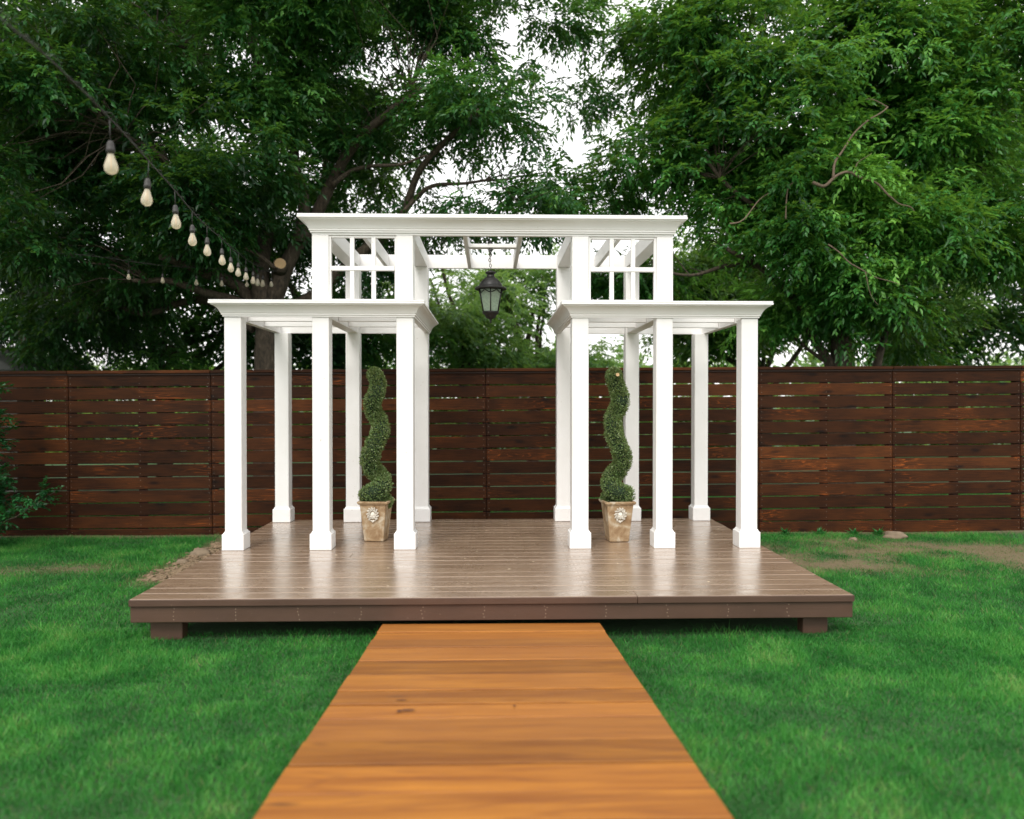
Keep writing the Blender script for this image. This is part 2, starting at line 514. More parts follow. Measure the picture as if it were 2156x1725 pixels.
def grass_blades():
    parts = []
    def region(x0, x1, y0, y1, n, h, wd):
        x = rng.uniform(x0, x1, n); y = rng.uniform(y0, y1, n)
        ok = ~((x > DX0 + .25) & (x < DX1 - .25) & (y > DY0 + .22) & (y < DY1 - .1))
        ok &= ~((np.abs(x - .005) < .76) & (y < DY0 + .1))
        ok &= ~((x > DX0 + .02) & (x < DX1 - .02) & (y > DY0 + .05) & (y < DY1) & (rng.random(n) < .7))
        d = dryness(x, y)
        ok &= rng.random(n) > d * .62
        lo = fbm2(x, y, 3.5, 11)
        x, y, d, lo = x[ok], y[ok], d[ok], lo[ok]
        parts.append((x, y, d, h * (1 + .4 * lo) * (1 - .45 * d), np.full(len(x), wd), lo))
    region(-3.6, -.7, 1.9, 5.4, 120000, .030, .0055)
    region(.7, 3.6, 1.9, 5.4, 120000, .030, .0055)
    region(-5.6, -1.9, 4.4, 9.3, 150000, .028, .006)
    region(1.9, 6.0, 4.4, 9.3, 160000, .028, .006)
    region(-9, -3, 4, 9.3, 30000, .045, .008)
    region(3, 9, 4, 9.3, 30000, .045, .008)
    region(-9, 9, 9.4, 13, 40000, .12, .012)
    region(-2.5, 2.5, 5.16, 9.3, 18000, .05, .006)
    region(-7, 7, -2, 2.2, 30000, .045, .009)
    x, y, d, h, wd, lo = (np.concatenate([p[i] for p in parts]) for i in range(6))
    n = len(x)
    z = lawn_height(x, y) - .004
    a = rng.uniform(0, 2 * PI, n); ln = rng.uniform(.1, 1.3, n)
    h = h * rng.uniform(.6, 1.35, n)
    b = rng.uniform(0, 2 * PI, n)
    base = np.stack([x, y, z], 1)
    s = np.stack([np.cos(a), np.sin(a), np.zeros(n)], 1) * (wd * .5)[:, None]
    tip = base + np.stack([np.cos(b) * ln * h, np.sin(b) * ln * h, h], 1)
    V = np.stack([base - s, base + s, tip], 1).reshape(-1, 3)
    F = np.arange(3 * n).reshape(-1, 3)
    r = np.clip(.47 + .26 * lo + .36 * fbm2(x, y, 9.0, 19) + rng.normal(0, .16, n), 0, 1)
    dd = np.clip((d > rng.random(n) * 1.1) * rng.uniform(.5, 1, n) + (rng.random(n) < .02) * .7, 0, 1)
    me = tri_mesh('grass', V, F, {'rnd': np.repeat(r, 3), 'dry': np.repeat(dd, 3)})
    o = obj('grass', me, GRASS)
    tag(o, 'short bright green lawn grass with dry straw patches around the deck', 'grass')
    o['kind'] = 'stuff'
grass_blades()

# mulch and soil crumbs along the left edge of the deck
mb = MB()
for i in range(520):
    y = random.uniform(6.9, 8.9); x = -2.9 + random.gauss(0, .11)
    s = random.uniform(.006, .02)
    c = Vector((x, y, float(lawn_height(x, y)) + s * .4))
    q = Matrix.Rotation(random.uniform(0, 6.28), 3, 'Z') @ Matrix.Rotation(random.uniform(-.6, .6), 3, 'X')
    vs = [c + q @ Vector((sx * s * 1.5, sy * s, sz * s * .35)) for sx in (-1, 1) for sy in (-1, 1) for sz in (-1, 1)]
    mb.add(vs, [(0, 1, 3, 2), (4, 6, 7, 5), (0, 4, 5, 1), (2, 3, 7, 6), (0, 2, 6, 4), (1, 5, 7, 3)])
o = tag(mb.build('mulch', MULCH), 'brown mulch chips scattered along the left edge of the deck', 'mulch')
o['kind'] = 'stuff'

# stones
def stone(x, y, s, sq, label, seed):
    b = bmesh.new()
    bmesh.ops.create_icosphere(b, subdivisions=3, radius=1)
    for v in b.verts:
        k = mnoise.noise(v.co * 1.3 + Vector((seed, 0, 0))) * .45 + mnoise.noise(v.co * 4 + Vector((0, seed, 0))) * .12
        v.co *= 1 + k
        v.co.x *= s; v.co.y *= s * .8; v.co.z *= s * sq
    me = bpy.data.meshes.new('stone'); b.to_mesh(me); b.free()
    for p in me.polygons: p.use_smooth = True
    o = obj('stone', me, STONE, loc=(x, y, float(lawn_height(x, y)) + s * sq * .35))
    tag(o, label, 'stone', 'loose stones lying on the grass')
p = at(1882, 1130, 8.95)
stone(p.x, 8.95, .12, .55, 'tan flat stone at the foot of the fence right of the deck', 2.2)
p = at(2030, 1180, 8.0)
stone(4.1, 8.75, .05, .5, 'small brown stone in the grass just in front of the tan flat stone', 5.1)
stone(-2.99, 8.12, .10, .5, 'larger pale stone in the mulch beside the left deck edge', 7.7)
stone(-3.02, 7.75, .06, .45, 'smaller stone in the mulch in front of the larger pale one', 9.3)

# ------------------------------------------------------------------ walkway: cross planks on two sleepers
def walk_line(Y):
    t = (5.18 - Y) / 2.67
    tt = min(t, 1.15)
    return .115 + .118 * tt, 1.43 + .12 * tt
mb = MB()
for sx in (-.5, .02, .52):
    pts = [5.16, 4, 3, 2.2, -3]
    for a_, b_ in zip(pts[:-1], pts[1:]):
        za, zb = walk_line(a_)[0] - .04, walk_line(b_)[0] - .04
        ga, gb = -.02, -.02
        vs = [(sx - .04, a_, ga), (sx + .04, a_, ga), (sx + .04, a_, za), (sx - .04, a_, za), (sx - .04, b_, gb), (sx + .04, b_, gb), (sx + .04, b_, zb), (sx - .04, b_, zb)]
        mb.add(vs, [(0, 1, 2, 3), (7, 6, 5, 4), (3, 2, 6, 7), (0, 3, 7, 4), (1, 5, 6, 2)])
walkway = mb.build('walkway', DARKW)
walkway['kind'] = 'structure'
edges = [5.148, 4.93, 4.75, 4.57, 4.32, 4.06, 3.80, 3.61, 3.43, 3.17, 2.935, 2.70, 2.49, 2.27]
while edges[-1] > -2.6: edges.append(edges[-1] - .235)
for i in range(len(edges) - 1):
    y1, y0 = edges[i], edges[i + 1]
    yc = (y0 + y1) / 2
    z, wd = walk_line(yc)
    big = i in (5, 9)
    SG = {10: .022, 6: .014, 8: .011, 3: .010, 4: .007}
    ga, gb = SG.get(i, .005) / 2, SG.get(i + 1, .005) / 2
    wd += random.uniform(-.002, .002)
    L = y1 - y0 - ga - gb
    bq = MB().box(-wd / 2, wd / 2, -L / 2, L / 2, -.038, 0, .0035)
    bq.v = [(x * (1 - .045 * y / 1.5), y, z + .0015 * math.sin(x * 5 + i * 2)) for x, y, z in bq.v]
    bx = bq.mesh('plank')
    # slight cupping and waviness
    o = obj('plank', bx, WALK, walkway, (random.uniform(-.002, .002) + .005, yc + (gb - ga) / 2, z + random.uniform(-.002, .002) + (.004 if i >= 10 else 0)))
    z0, z1 = walk_line(y0)[0], walk_line(y1)[0]
    o.rotation_euler = (math.atan2(z1 - z0, y1 - y0) + random.uniform(-.012, .012), random.uniform(-.002, .002), random.uniform(-.001, .001))
# splits / knots holes of the two dark dashes
def knot(u, v, L, Wd):
    # find plank point
    Y = 3.6
    for _ in range(20):
        p = at(u, v, Y); Y += (p.z - walk_line(Y)[0]) * 1.2
    p = at(u, v, Y)
    m = MB(); n = 12
    vs = [(0, 0, .0)] + [(math.cos(k * 2 * PI / n) * L * random.uniform(.8, 1.1), math.sin(k * 2 * PI / n) * Wd * random.uniform(.7, 1.1), 0) for k in range(n)]
    m.add([(a, b, c + .001) for a, b, c in vs], [(0, k + 1, (k + 1) % n + 1) for k in range(n)])
    return m, p
t_ = m_flat('dark_knot_wood', (.075, .024, .012), .9)
for (u, v, L, Wd) in ((845, 1476, .028, .006), (858, 1497, .035, .011), (1083, 1488, .010, .008), (840, 1499, .012, .013)):
    m, p = knot(u, v, L, Wd)
    o = m.build('knot', t_, walkway, (p.x, p.y, walk_line(p.y)[0] + .0045))
    o.rotation_euler = (-.044, 0, 0)

# ------------------------------------------------------------------ deck
deck = thing('deck', 'low brown painted wooden deck platform under the white pergola', 'deck', (0, 0, 0))
ny = 23
pitch = (DY1 - DY0) / ny
cx = (DX0 + DX1) / 2
cache = {}
def shared_box(key, *a):
    if key not in cache: cache[key] = MB().box(*a).mesh(key[0])
    return cache[key]
for j in range(ny):
    y = DY0 + pitch * (j + .5)
    if j == 0:
        spans = [(DX0, .97), (.97, DX1)]
    elif j == 9: spans = [(DX0, cx - 1.2), (cx - 1.2, DX1)]
    elif j != 16: spans = [(DX0, DX1)]
    else: spans = [(DX0, cx + 1.1), (cx + 1.1, DX1)]
    for (a_, b_) in spans:
        L = round(b_ - a_ - .003, 3)
        dpt = pitch - .0035
        me = shared_box(('deck_board', L, j == 0, j % 2), -L / 2, L / 2, -dpt / 2, dpt / 2, -.044, 0, .0028)
        yy = y - (.012 if j == 0 else 0)
        o = obj('deck_board', me, DECK, deck, ((a_ + b_) / 2, yy, DZ + random.uniform(-.0012, .0012)))
        o.rotation_euler = (random.uniform(-.0035, .0035), random.uniform(-.0003, .0003), 0)
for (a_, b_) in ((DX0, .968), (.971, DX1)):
    MB().box(a_, b_, DY0 - .026, DY0 - .0115, DZ - .045, DZ - .0015, .003).build('nosing_shade_strip', FASC, deck)  # added strip in the darkened paint, covers the bright sheen of the board edge
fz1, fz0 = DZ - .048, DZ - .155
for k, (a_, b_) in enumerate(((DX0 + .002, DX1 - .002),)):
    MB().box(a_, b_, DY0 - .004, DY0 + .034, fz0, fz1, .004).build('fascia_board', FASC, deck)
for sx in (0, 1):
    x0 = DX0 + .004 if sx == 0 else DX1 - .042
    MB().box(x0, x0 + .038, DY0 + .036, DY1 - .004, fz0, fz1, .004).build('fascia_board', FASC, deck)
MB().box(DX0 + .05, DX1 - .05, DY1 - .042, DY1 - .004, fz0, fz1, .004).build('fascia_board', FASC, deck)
for x in np.arange(DX0 + .45, DX1 - .2, .41):
    MB().box(x, x + .038, DY0 + .036, DY1 - .046, fz0 + .004, fz1 - .002, 0).build('joist', DARKW, deck)
for (x, y, wd) in ((DX0 + .20, DY0 + .13, .21), (DX1 - .22, DY0 + .13, .17), (DX0 + .2, 6.8, .17), (DX1 - .2, 6.8, .17), (DX0 + .2, 8.3, .17), (DX1 - .2, 8.3, .17), (-.9, 6.9, .17), (1.0, 6.9, .17)):
    MB().box(x - wd / 2, x + wd / 2, y - .05, y + .05, -.03, fz0 + .001, .004).build('support_block', FASC, deck)
# screws on the fascia
mb = MB()
for x in np.arange(DX0 + .28, DX1 - .1, .405):
    for k in range(4):
        xx = x + random.uniform(-.008, .008); zz = fz0 + .018 + k * .024 + random.uniform(-.004, .004)
        n = 8
        vs = [(xx + .0035 * math.cos(q * 2 * PI / n), DY0 - .0052, zz + .0035 * math.sin(q * 2 * PI / n)) for q in range(n)]
        mb.add(vs, [tuple(range(n))])
o = mb.build('screw_heads', m_flat('screw_filler', (.33, .24, .17), .6), deck); o['kind'] = 'stuff'

# a few dry leaf fragments and petals on the boards and the walkway
def litter(name, parent, spots, zf, mat, label=None):
    m = MB()
    for (x, y) in spots:
        a = random.uniform(0, 6.28); L = random.uniform(.006, .016); z = zf(y)
        p = [(x + math.cos(a + q) * L * k, y + math.sin(a + q) * L * k, z + random.uniform(.001, .006)) for q, k in ((0, 1), (1.7, .5), (3.14, 1), (4.6, .5))]
        m.add(p, [(0, 1, 2), (0, 2, 3)])
    o = m.build(name, mat); tag(o, label, 'leaf litter'); o['kind'] = 'stuff'
LIT = m_flat('dry_petal', (.55, .45, .32), .8)
litter('leaf_litter', None, [(random.uniform(-2.2, 2.3), random.uniform(5.25, 8.4)) for _ in range(70)] , lambda y: DZ, LIT, 'tiny pale leaf and petal scraps scattered on the brown deck')
# ------------------------------------------------------------------ pergola
perg = thing('pergola', 'white painted wooden pergola with tall middle bay and two lower side wings', 'pergola', (.02, 7.68, DZ))
PX, PY, PZ = perg.location
def part(name, mbx, mat=WHITE, parent=perg):
    """mb in world coordinates; part origin at its own centre"""
    v = np.array(mbx.v); c = (v.min(0) + v.max(0)) / 2
    mbx.v = (v - c).tolist()
    o = mbx.build(name, mat)
    o.parent = parent
    base = Vector((PX, PY, PZ)) if parent is perg else Vector(parent['_c'])
    o.location = Vector(c) - base
    o['_c'] = tuple(float(q) for q in c)
    return o
XS = (-2.222, -1.472, -.742, .784, 1.521, 2.270)
YF, YR = 6.895, 8.465
PW = .0725
for row, y in enumerate((YF, YR)):
    for i, x in enumerate(XS):
        tall = i in (1, 2, 3, 4)
        top = 3.014 if tall else 2.306
        xx = x + random.uniform(-.003, .003)
        o = part('post', MB().box(xx - PW, xx + PW, y - PW, y + PW, DZ + .001, top, .004))
        h = .142
        b = MB().box(xx - .094, xx + .094, y - .094, y + .094, DZ + .001, DZ + h, .004)
        # sloping cap of the base
        z0, z1 = DZ + h - .001, DZ + h + .022
        vs = [(xx + sx * r, y + sy * r, z) for z, r in ((z0, .086), (z1, .0735)) for sx, sy in ((-1, -1), (1, -1), (1, 1), (-1, 1))]
        b.add(vs, [(0, 1, 5, 4), (1, 2, 6, 5), (2, 3, 7, 6), (3, 0, 4, 7)])
        part('post_base', b, WHITE, o)
PROF = [(.004, 0), (.012, .0), (.012, .10), (.021, .13), (.021, .22), (.027, .27), (.031, .36), (.038, .47), (.050, .60), (.067, .71), (.080, .76), (.088, .785), (.088, .83), (.097, .85), (.103, .87), (.103, 1.0), (.0, 1.0)]
def cornice(pts, z0, h, closed=False):
    """mitred moulding along a polyline (outward side on the right of travel)"""
    m = MB(); n = len(pts)
    P = [Vector((p[0], p[1])) for p in pts]
    def nrm(a, b):
        d = (b - a).normalized(); return Vector((d.y, -d.x))
    offs = []
    for i in range(n):
        if i == 0: o_ = nrm(P[0], P[1])
        elif i == n - 1: o_ = nrm(P[-2], P[-1])
        else:
            a, b = nrm(P[i - 1], P[i]), nrm(P[i], P[i + 1])
            o_ = (a + b) / (1 + a.dot(b))
        offs.append(o_)
    k = len(PROF)
    vs = []
    for i in range(n):
        for (d, t) in PROF:
            q = P[i] + offs[i] * d
            vs.append((q.x, q.y, z0 + t * h))
    fs = []
    for i in range(n - 1):
        for j in range(k - 1):
            fs.append((i * k + j, (i + 1) * k + j, (i + 1) * k + j + 1, i * k + j + 1))
        fs.append((i * k + k - 1, (i + 1) * k + k - 1, (i + 1) * k, i * k))
    m.add(vs, fs)
    m.f.append(tuple(reversed(range(k)))); m.s.append(False)
    m.f.append(tuple((n - 1) * k + j for j in range(k))); m.s.append(False)
    return m
def seg_cornice(pts, z0, h):
    part('cornice', cornice(pts, z0, h))
# low wings
LZ = 2.308
for (a, b) in ((0, 2), (3, 5)):
    x0, x1 = XS[a] - PW, XS[b] + PW
    yf, yr = YF - PW, YR + PW
    seg_cornice([(x0, yr - .01), (x0, yf), (x1, yf), (x1, yr - .01)], LZ, .122)
    bz = LZ + .0015
    # beams round the wing
    part('beam', MB().box(x0 + .002, x1 - .002, yf + .002, yf + .040, bz, bz + .118, .003))
    part('beam', MB().box(x0 + .002, x1 - .002, yr - .040, yr - .002, bz, bz + .118, .003))
    for xx in (x0 + .002, x1 - .040):
        part('beam', MB().box(xx, xx + .038, yf + .042, yr - .042, bz, bz + .118, .003))
    # middle cross beam, wide
    xm = XS[a + 1]
    part('beam', MB().box(xm - .055, xm + .055, yf + .042, yr - .042, bz + .001, bz + .115, .003))
    # purlins along X between the cross beams
    for yy in (YF + .45, YF + .98):
        for (p0, p1) in ((x0 + .042, xm - .057), (xm + .057, x1 - .042)):
            part('purlin', MB().box(p0, p1, yy, yy + .038, bz + .012, bz + .115, .003))
    # top cap boards of the wing cornice, so it reads as a ledge (open in the middle)
    part('cap_board', MB().box(x0 - .101, x1 + .101, yf - .101, yf + .045, LZ + .1235, LZ + .136, .002))
# tall bay
UZ = 3.036
x0, x1 = XS[1] - PW, XS[4] + PW
yf, yr = YF - PW, YR + PW
seg_cornice([(x0, yr), (x0, yf), (x1, yf), (x1, yr)], UZ, .128)
part('cap_board', MB().box(x0 - .101, x1 + .101, yf - .101, yf + .045, UZ + .1295, UZ + .142, .002))
b0, b1 = 3.0155, 3.160
part('beam', MB().box(x0 + .001, x1 - .001, yf + .001, yf + .042, b0, b1, .003))
part('beam', MB().box(x0 + .001, x1 - .001, yr - .042, yr - .001, b0, b1, .003))
for i in (1, 2, 3, 4):
    part('beam', MB().box(XS[i] - .066, XS[i] + .066, yf + .044, yr - .044, b0, b1 - .002, .003))
for xx in (-1.115, 1.145, -.225, .262):
    part('rafter', MB().box(xx - .019, xx + .019, yf + .044, yr - .044, b0 + .001, b1 - .004, .003))
CRY = 7.40
part('cross_piece', MB().box(-.204, .241, CRY, CRY + .095, b0 + .012, b0 + .047, .003))
# window grilles, front: six open lights each
for (xa, xb) in ((XS[1] + PW, XS[2] - PW), (XS[3] + PW, XS[4] - PW)):
    z_lo, z_hi = LZ + .138, b0 - .001
    yg = YF - .058
    g = MB()
    g.box(xa + .001, xa + .018, yg, yg + .04, z_lo + .02, z_hi, .002)
    g.box(xb - .018, xb - .001, yg, yg + .04, z_lo + .02, z_hi, .002)
    g.box(xa + .019, xb - .019, yg, yg + .04, z_hi - .018, z_hi, .002)
    g.box(xa + .001, xb - .001, yg, yg + .04, z_lo - .01, z_lo + .0195, .002)
    w_ = part('window_grille', g)
    for k in (1, 2):
        xm = xa + (xb - xa) * k / 3 + (.005 if k == 1 else -.005)
        part('bar', MB().box(xm - .0185, xm + .0185, yg - .003, yg + .03, z_lo + .0205, z_hi - .019, .002), WHITE, w_)
    part('bar', MB().box(xa + .0185, xb - .0185, yg - .008, yg + .034, 2.712, 2.750, .002), WHITE, w_)

# ------------------------------------------------------------------ lantern on its chain
LX, LY, LB = 0.0, CRY + .045, 2.318
lan = thing('lantern', 'black hanging lantern with seeded glass panes in the middle of the pergola', 'lantern', (LX, LY, LB))
lan.scale = (1.12, 1.12, 1.0)
def hexp(r, z, n=6): return [(r * math.cos(2 * PI * k / n + PI / 6), r * math.sin(2 * PI * k / n + PI / 6), z) for k in range(n)]
rf = MB()
rf.lathe([(.006, .505), (.018, .50), (.028, .492), (.042, .487), (.046, .478), (.042, .470), (.030, .464), (.033, .445), (.045, .430), (.062, .418), (.066, .410), (.078, .398), (.090, .380), (.097, .362), (.100, .350), (.118, .345), (.133, .335), (.136, .325), (.128, .318), (.105, .316), (.02, .318)][::-1], 32)
rf.build('roof', BLACK, lan)
cg = MB()
RT, RB, ZT, ZB = .107, .072, .318, .112
for k in range(6):
    an = 2 * PI * k / 6 + PI / 6
    cg.tube([(RT * math.cos(an), RT * math.sin(an), ZT), (RB * math.cos(an), RB * math.sin(an), ZB)], .006, 6)
    an2 = an + PI / 3
    top = [(.098 * math.cos(q), .098 * math.sin(q), ZT - .004 - .03 * abs(math.cos((q - an) * 3))) for q in np.linspace(an, an2, 7)]
    cg.tube(top, .005, 5)
cg.build('cage', BLACK, lan)
bs = MB().lathe([(.004, 0), (.010, .012), (.006, .022), (.012, .030), (.008, .038), (.022, .045), (.038, .052), (.045, .068), (.052, .080), (.064, .088), (.070, .100), (.070, .112), (.03, .114)], 28)
bs.build('base', BLACK, lan)
for k in range(6):
    a1 = 2 * PI * k / 6 + PI / 6 + .05; a2 = a1 + PI / 3 - .1
    vs = []
    for (r, z) in ((RT * .955, ZT - .005), (RB * .955, ZB + .003)):
        for a_ in (a1, a2): vs.append((r * math.cos(a_), r * math.sin(a_), z))
    n = Vector((math.cos((a1 + a2) / 2), math.sin((a1 + a2) / 2), 0)) * .003
    v2 = vs + [tuple(Vector(q) - n) for q in vs]
    MB().add(v2, [(0, 1, 3, 2), (4, 6, 7, 5), (0, 4, 5, 1), (2, 3, 7, 6), (0, 2, 6, 4), (1, 5, 7, 3)]).build('pane', GLASS, lan)
MB().lathe([(.018, .235), (.020, .24), (.020, .31), (.016, .315)], 14).build('bulb_holder', BLACK, lan)
MB().lathe([(.004, .150), (.018, .156), (.026, .175), (.026, .195), (.016, .225), (.013, .234)], 14).build('light_bulb', FROST, lan)
ch = MB()
zc = .505; k = 0
zend = b0 + .06 - LB
while zc < zend:
    pts = []
    for q in range(11):
        an = 2 * PI * q / 10
        a_, b_ = math.cos(an) * .009, math.sin(an) * .017
        sway = .006 * math.sin(zc * 30)
        pts.append((sway + (a_ if k % 2 else 0), 0 if k % 2 else a_, zc + .015 + b_))
    ch.tube(pts, .0026, 5, False)
    if zc > .58:
        pts2 = [(p[0] - .014 * (zc - .56) * 5, p[1] - .03 * min(1, (zc - .56) * 5), p[2]) for p in pts]
        ch.tube(pts2, .0026, 5, False)
    zc += .026; k += 1
ch.tube([(-.02, -.05, zend - .02), (-.012, -.052, zend + .015), (0, 0, zend + .03), (0, .055, zend + .01)], .003, 5)
ch.build('chain', BLACK, lan)

# ------------------------------------------------------------------ leaves
def frame(d, upish):
    s = np.cross(d, upish); s /= (np.linalg.norm(s, axis=1, keepdims=True) + 1e-9)
    n = np.cross(s, d)
    return s, n
def leaf_quads(P, D, N, L, Wd, fold=.25):
    """diamond leaves folded along the midrib; returns V,F"""
    s, n = frame(D, N)
    mid = P + D * (L * .42)[:, None]
    tip = P + D * L[:, None] - n * (L * .10)[:, None]
    a = mid + s * (Wd * .5)[:, None] + n * (Wd * fold)[:, None]
    b = mid - s * (Wd * .5)[:, None] + n * (Wd * fold)[:, None]
    V = np.stack([P, a, tip, b], 1).reshape(-1, 3)
    k = np.arange(len(P)) * 4
    F = np.stack([np.stack([k, k + 1, k + 2], 1), np.stack([k, k + 2, k + 3], 1)], 1).reshape(-1, 3)
    return V, F
def unit(v): return v / (np.linalg.norm(v, axis=-1, keepdims=True) + 1e-9)
def crown_mesh(g, centres, axes, tone, spr=13, m=9, sl=.32, L=.105, Wd=.044, cr=.27, droop=.26):
    """centres (C,3) clump centres, axes (C,3) outward direction, tone (C)"""
    C = len(centres)
    off = g.normal(0, 1, (C, spr, 3)); off = unit(off) * (g.random((C, spr, 1)) ** .5) * cr
    off[..., 2] *= .45
    p0 = centres[:, None, :] + off
    d = unit(axes[:, None, :] * .75 + unit(off) * .8 + g.normal(0, .45, (C, spr, 3)) + np.array([0, 0, -droop * .6]))
    tn = np.clip(tone[:, None] + g.normal(0, .12, (C, spr)) + off[..., 2] * .25 / max(cr, .01), 0, 1)  # sprays higher in a clump coloured lighter, painting in light from above
    p0 = p0.reshape(-1, 3); d = d.reshape(-1, 3); tn = tn.ravel()
    S = len(p0)
    t = (np.arange(m) + .5) / m
    slen = sl * g.uniform(.6, 1.25, S)
    pos = p0[:, None, :] + d[:, None, :] * (t[None, :, None] * slen[:, None, None])
    pos[..., 2] -= (t[None, :] ** 2) * (slen[:, None]) * droop
    up = np.tile(np.array([0, 0, 1.]), (S, 1)) + g.normal(0, .3, (S, 3))
    s, n = frame(d, up)
    side = np.where(np.arange(m) % 2 == 0, 1., -1.)
    dl = unit(d[:, None, :] * (.55 + .5 * t[None, :, None]) + s[:, None, :] * side[None, :, None] * (.95 - .5 * t[None, :, None]) + g.normal(0, .22, (S, m, 3)) + np.array([0, 0, -droop * 1.1]))
    nl = np.repeat(up[:, None, :], m, 1) + g.normal(0, .35, (S, m, 3))
    P = pos.reshape(-1, 3); D = dl.reshape(-1, 3); N = nl.reshape(-1, 3)
    q = len(P)
    LL = L * g.uniform(.65, 1.25, q); WW = Wd * g.uniform(.75, 1.2, q)
    V, F = leaf_quads(P, D, N, LL, WW)
    r = np.clip(np.repeat(tn, m) + g.normal(0, .10, q), 0, 1)
    return V, F, np.repeat(r, 4)
def noise3(P, sc, seed):
    r = np.random.default_rng(seed); out = np.zeros(len(P))
    for o in range(2):
        for j in range(5):
            k = unit(r.normal(0, 1, 3)) * sc * (1.8 ** o)
            out += np.sin(P @ k + r.uniform(0, 6.28)) / (1 + o)
    return out / 4.0
def lobes_clumps(g, lobes, n, shell=.45, gap=-.25, seed=1, nsc=2.2, pad=.36):
    """lobes: (x,y,z,rx,ry,rz,weight)"""
    Lb = np.array(lobes, float)
    per = 7
    nt_, n = n, max(8, n // per)
    wgt = Lb[:, 6] * (Lb[:, 3] * Lb[:, 4] * Lb[:, 5]) ** (2 / 3); wgt /= wgt.sum()
    C = []; A = []
    need = n
    while need > 0:
        idx = g.choice(len(Lb), need * 2, p=wgt)
        u = unit(g.normal(0, 1, (need * 2, 3)))
        r = (shell + (1 - shell) * g.random(need * 2))
        pts = Lb[idx, :3] + u * r[:, None] * Lb[idx, 3:6]
        ok = noise3(pts, nsc, seed) > gap
        pts = pts[ok][:need]; u = u[ok][:need]
        C.append(pts); A.append(u); need -= len(pts)
    C, A = np.concatenate(C), np.concatenate(A)
    # each bough carries a flattened pad of leafy clumps
    k = np.repeat(np.arange(len(C)), per)
    sz = g.uniform(.55, 1.25, len(C))[k][:, None]
    P = C[k] + g.normal(0, 1, (len(k), 3)) * np.array([pad, pad * .8, pad * .34]) * sz
    P[:, 2] -= .10 * ((P[:, 0] - C[k][:, 0]) ** 2 + (P[:, 1] - C[k][:, 1]) ** 2) / pad
    return P, unit(A[k] * np.array([1, 1, .5]) + unit(P - C[k] + 1e-6) * .9)
def twigs(m, g, limbs, centres, frac, r0=.014):
    pts = np.array([tuple(p) for l in limbs for p in l])
    sel = g.random(len(centres)) < frac
    for c in centres[sel]:
        d = np.linalg.norm(pts - c, axis=1)
        k = np.argsort(d)[min(2, len(d) - 1)]
        a = Vector(pts[k]); b = Vector(c)
        L = (b - a).length
        if L < .15 or L > 1.9: continue
        mid = (a + b) / 2 + Vector(g.normal(0, .12 * L, 3))
        q = [a, a.lerp(mid, .6) + Vector((0, 0, .05 * L)), mid, mid.lerp(b, .6), b]
        rr = r0 * (.35 + .25 * min(L, 2))
        m.tube(q, [rr, rr * .8, rr * .6, rr * .42, rr * .25], 4, False)
def tree(label, base, trunk, limbs, lobes, n, mat, seed, group='trees standing behind the fence', tw=.5, name='tree', keep=None, dense=None, bark=BARK, **kw):
    """trunk: (points, radii); limbs: list of (points, r0, r1)"""
    g = np.random.default_rng(seed)
    t = thing(name, label, 'tree', base, 0, group)
    B = Vector(base)
    m = MB()
    sp = spline(trunk[0], 5)
    rr = np.interp(np.linspace(0, 1, len(sp)), np.linspace(0, 1, len(trunk[1])), trunk[1])
    rr = [r * (1 + .06 * math.sin(i * 2.1 + seed)) for i, r in enumerate(rr)]
    m.tube([p - B for p in sp], rr, 12)
    m.build('trunk', bark, t)
    paths = [sp]
    for (pts, r0, r1) in limbs:
        s = spline(pts, 5)
        s = [p + Vector((mnoise.noise(p * 1.7), mnoise.noise(p * 1.7 + Vector((9, 0, 0))), mnoise.noise(p * 1.7 + Vector((0, 9, 0))))) * .07 * (0 if i == 0 else 1) for i, p in enumerate(s)]
        k = len(s)
        MB().tube([p - B for p in s], [r0 + (r1 - r0) * (i / (k - 1)) ** .8 for i in range(k)], 8).build('limb', bark, t)
        paths.append(s)
    C, A = lobes_clumps(g, lobes, n, **(dense or {}))
    if keep is not None:
        ok = keep(C); C, A = C[ok], A[ok]
    tm = MB()
    twigs(tm, g, paths, C, tw)
    if tm.v:
        tm.v = (np.array(tm.v) - np.array(base)).tolist()
        o = tm.build('twigs', bark, t); o['kind'] = 'stuff'
    tone = np.clip(.42 + .50 * noise3(C, 1.5, seed + 5) + .12 * (C[:, 2] - C[:, 2].mean()) / (C[:, 2].std() + .1) + g.normal(0, .1, len(C)), .02, .98)  # upper crown coloured lighter, light from above put into the tone
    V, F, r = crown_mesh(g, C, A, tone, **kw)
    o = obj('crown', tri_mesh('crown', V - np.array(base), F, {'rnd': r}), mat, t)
    o['kind'] = 'stuff'
    return t

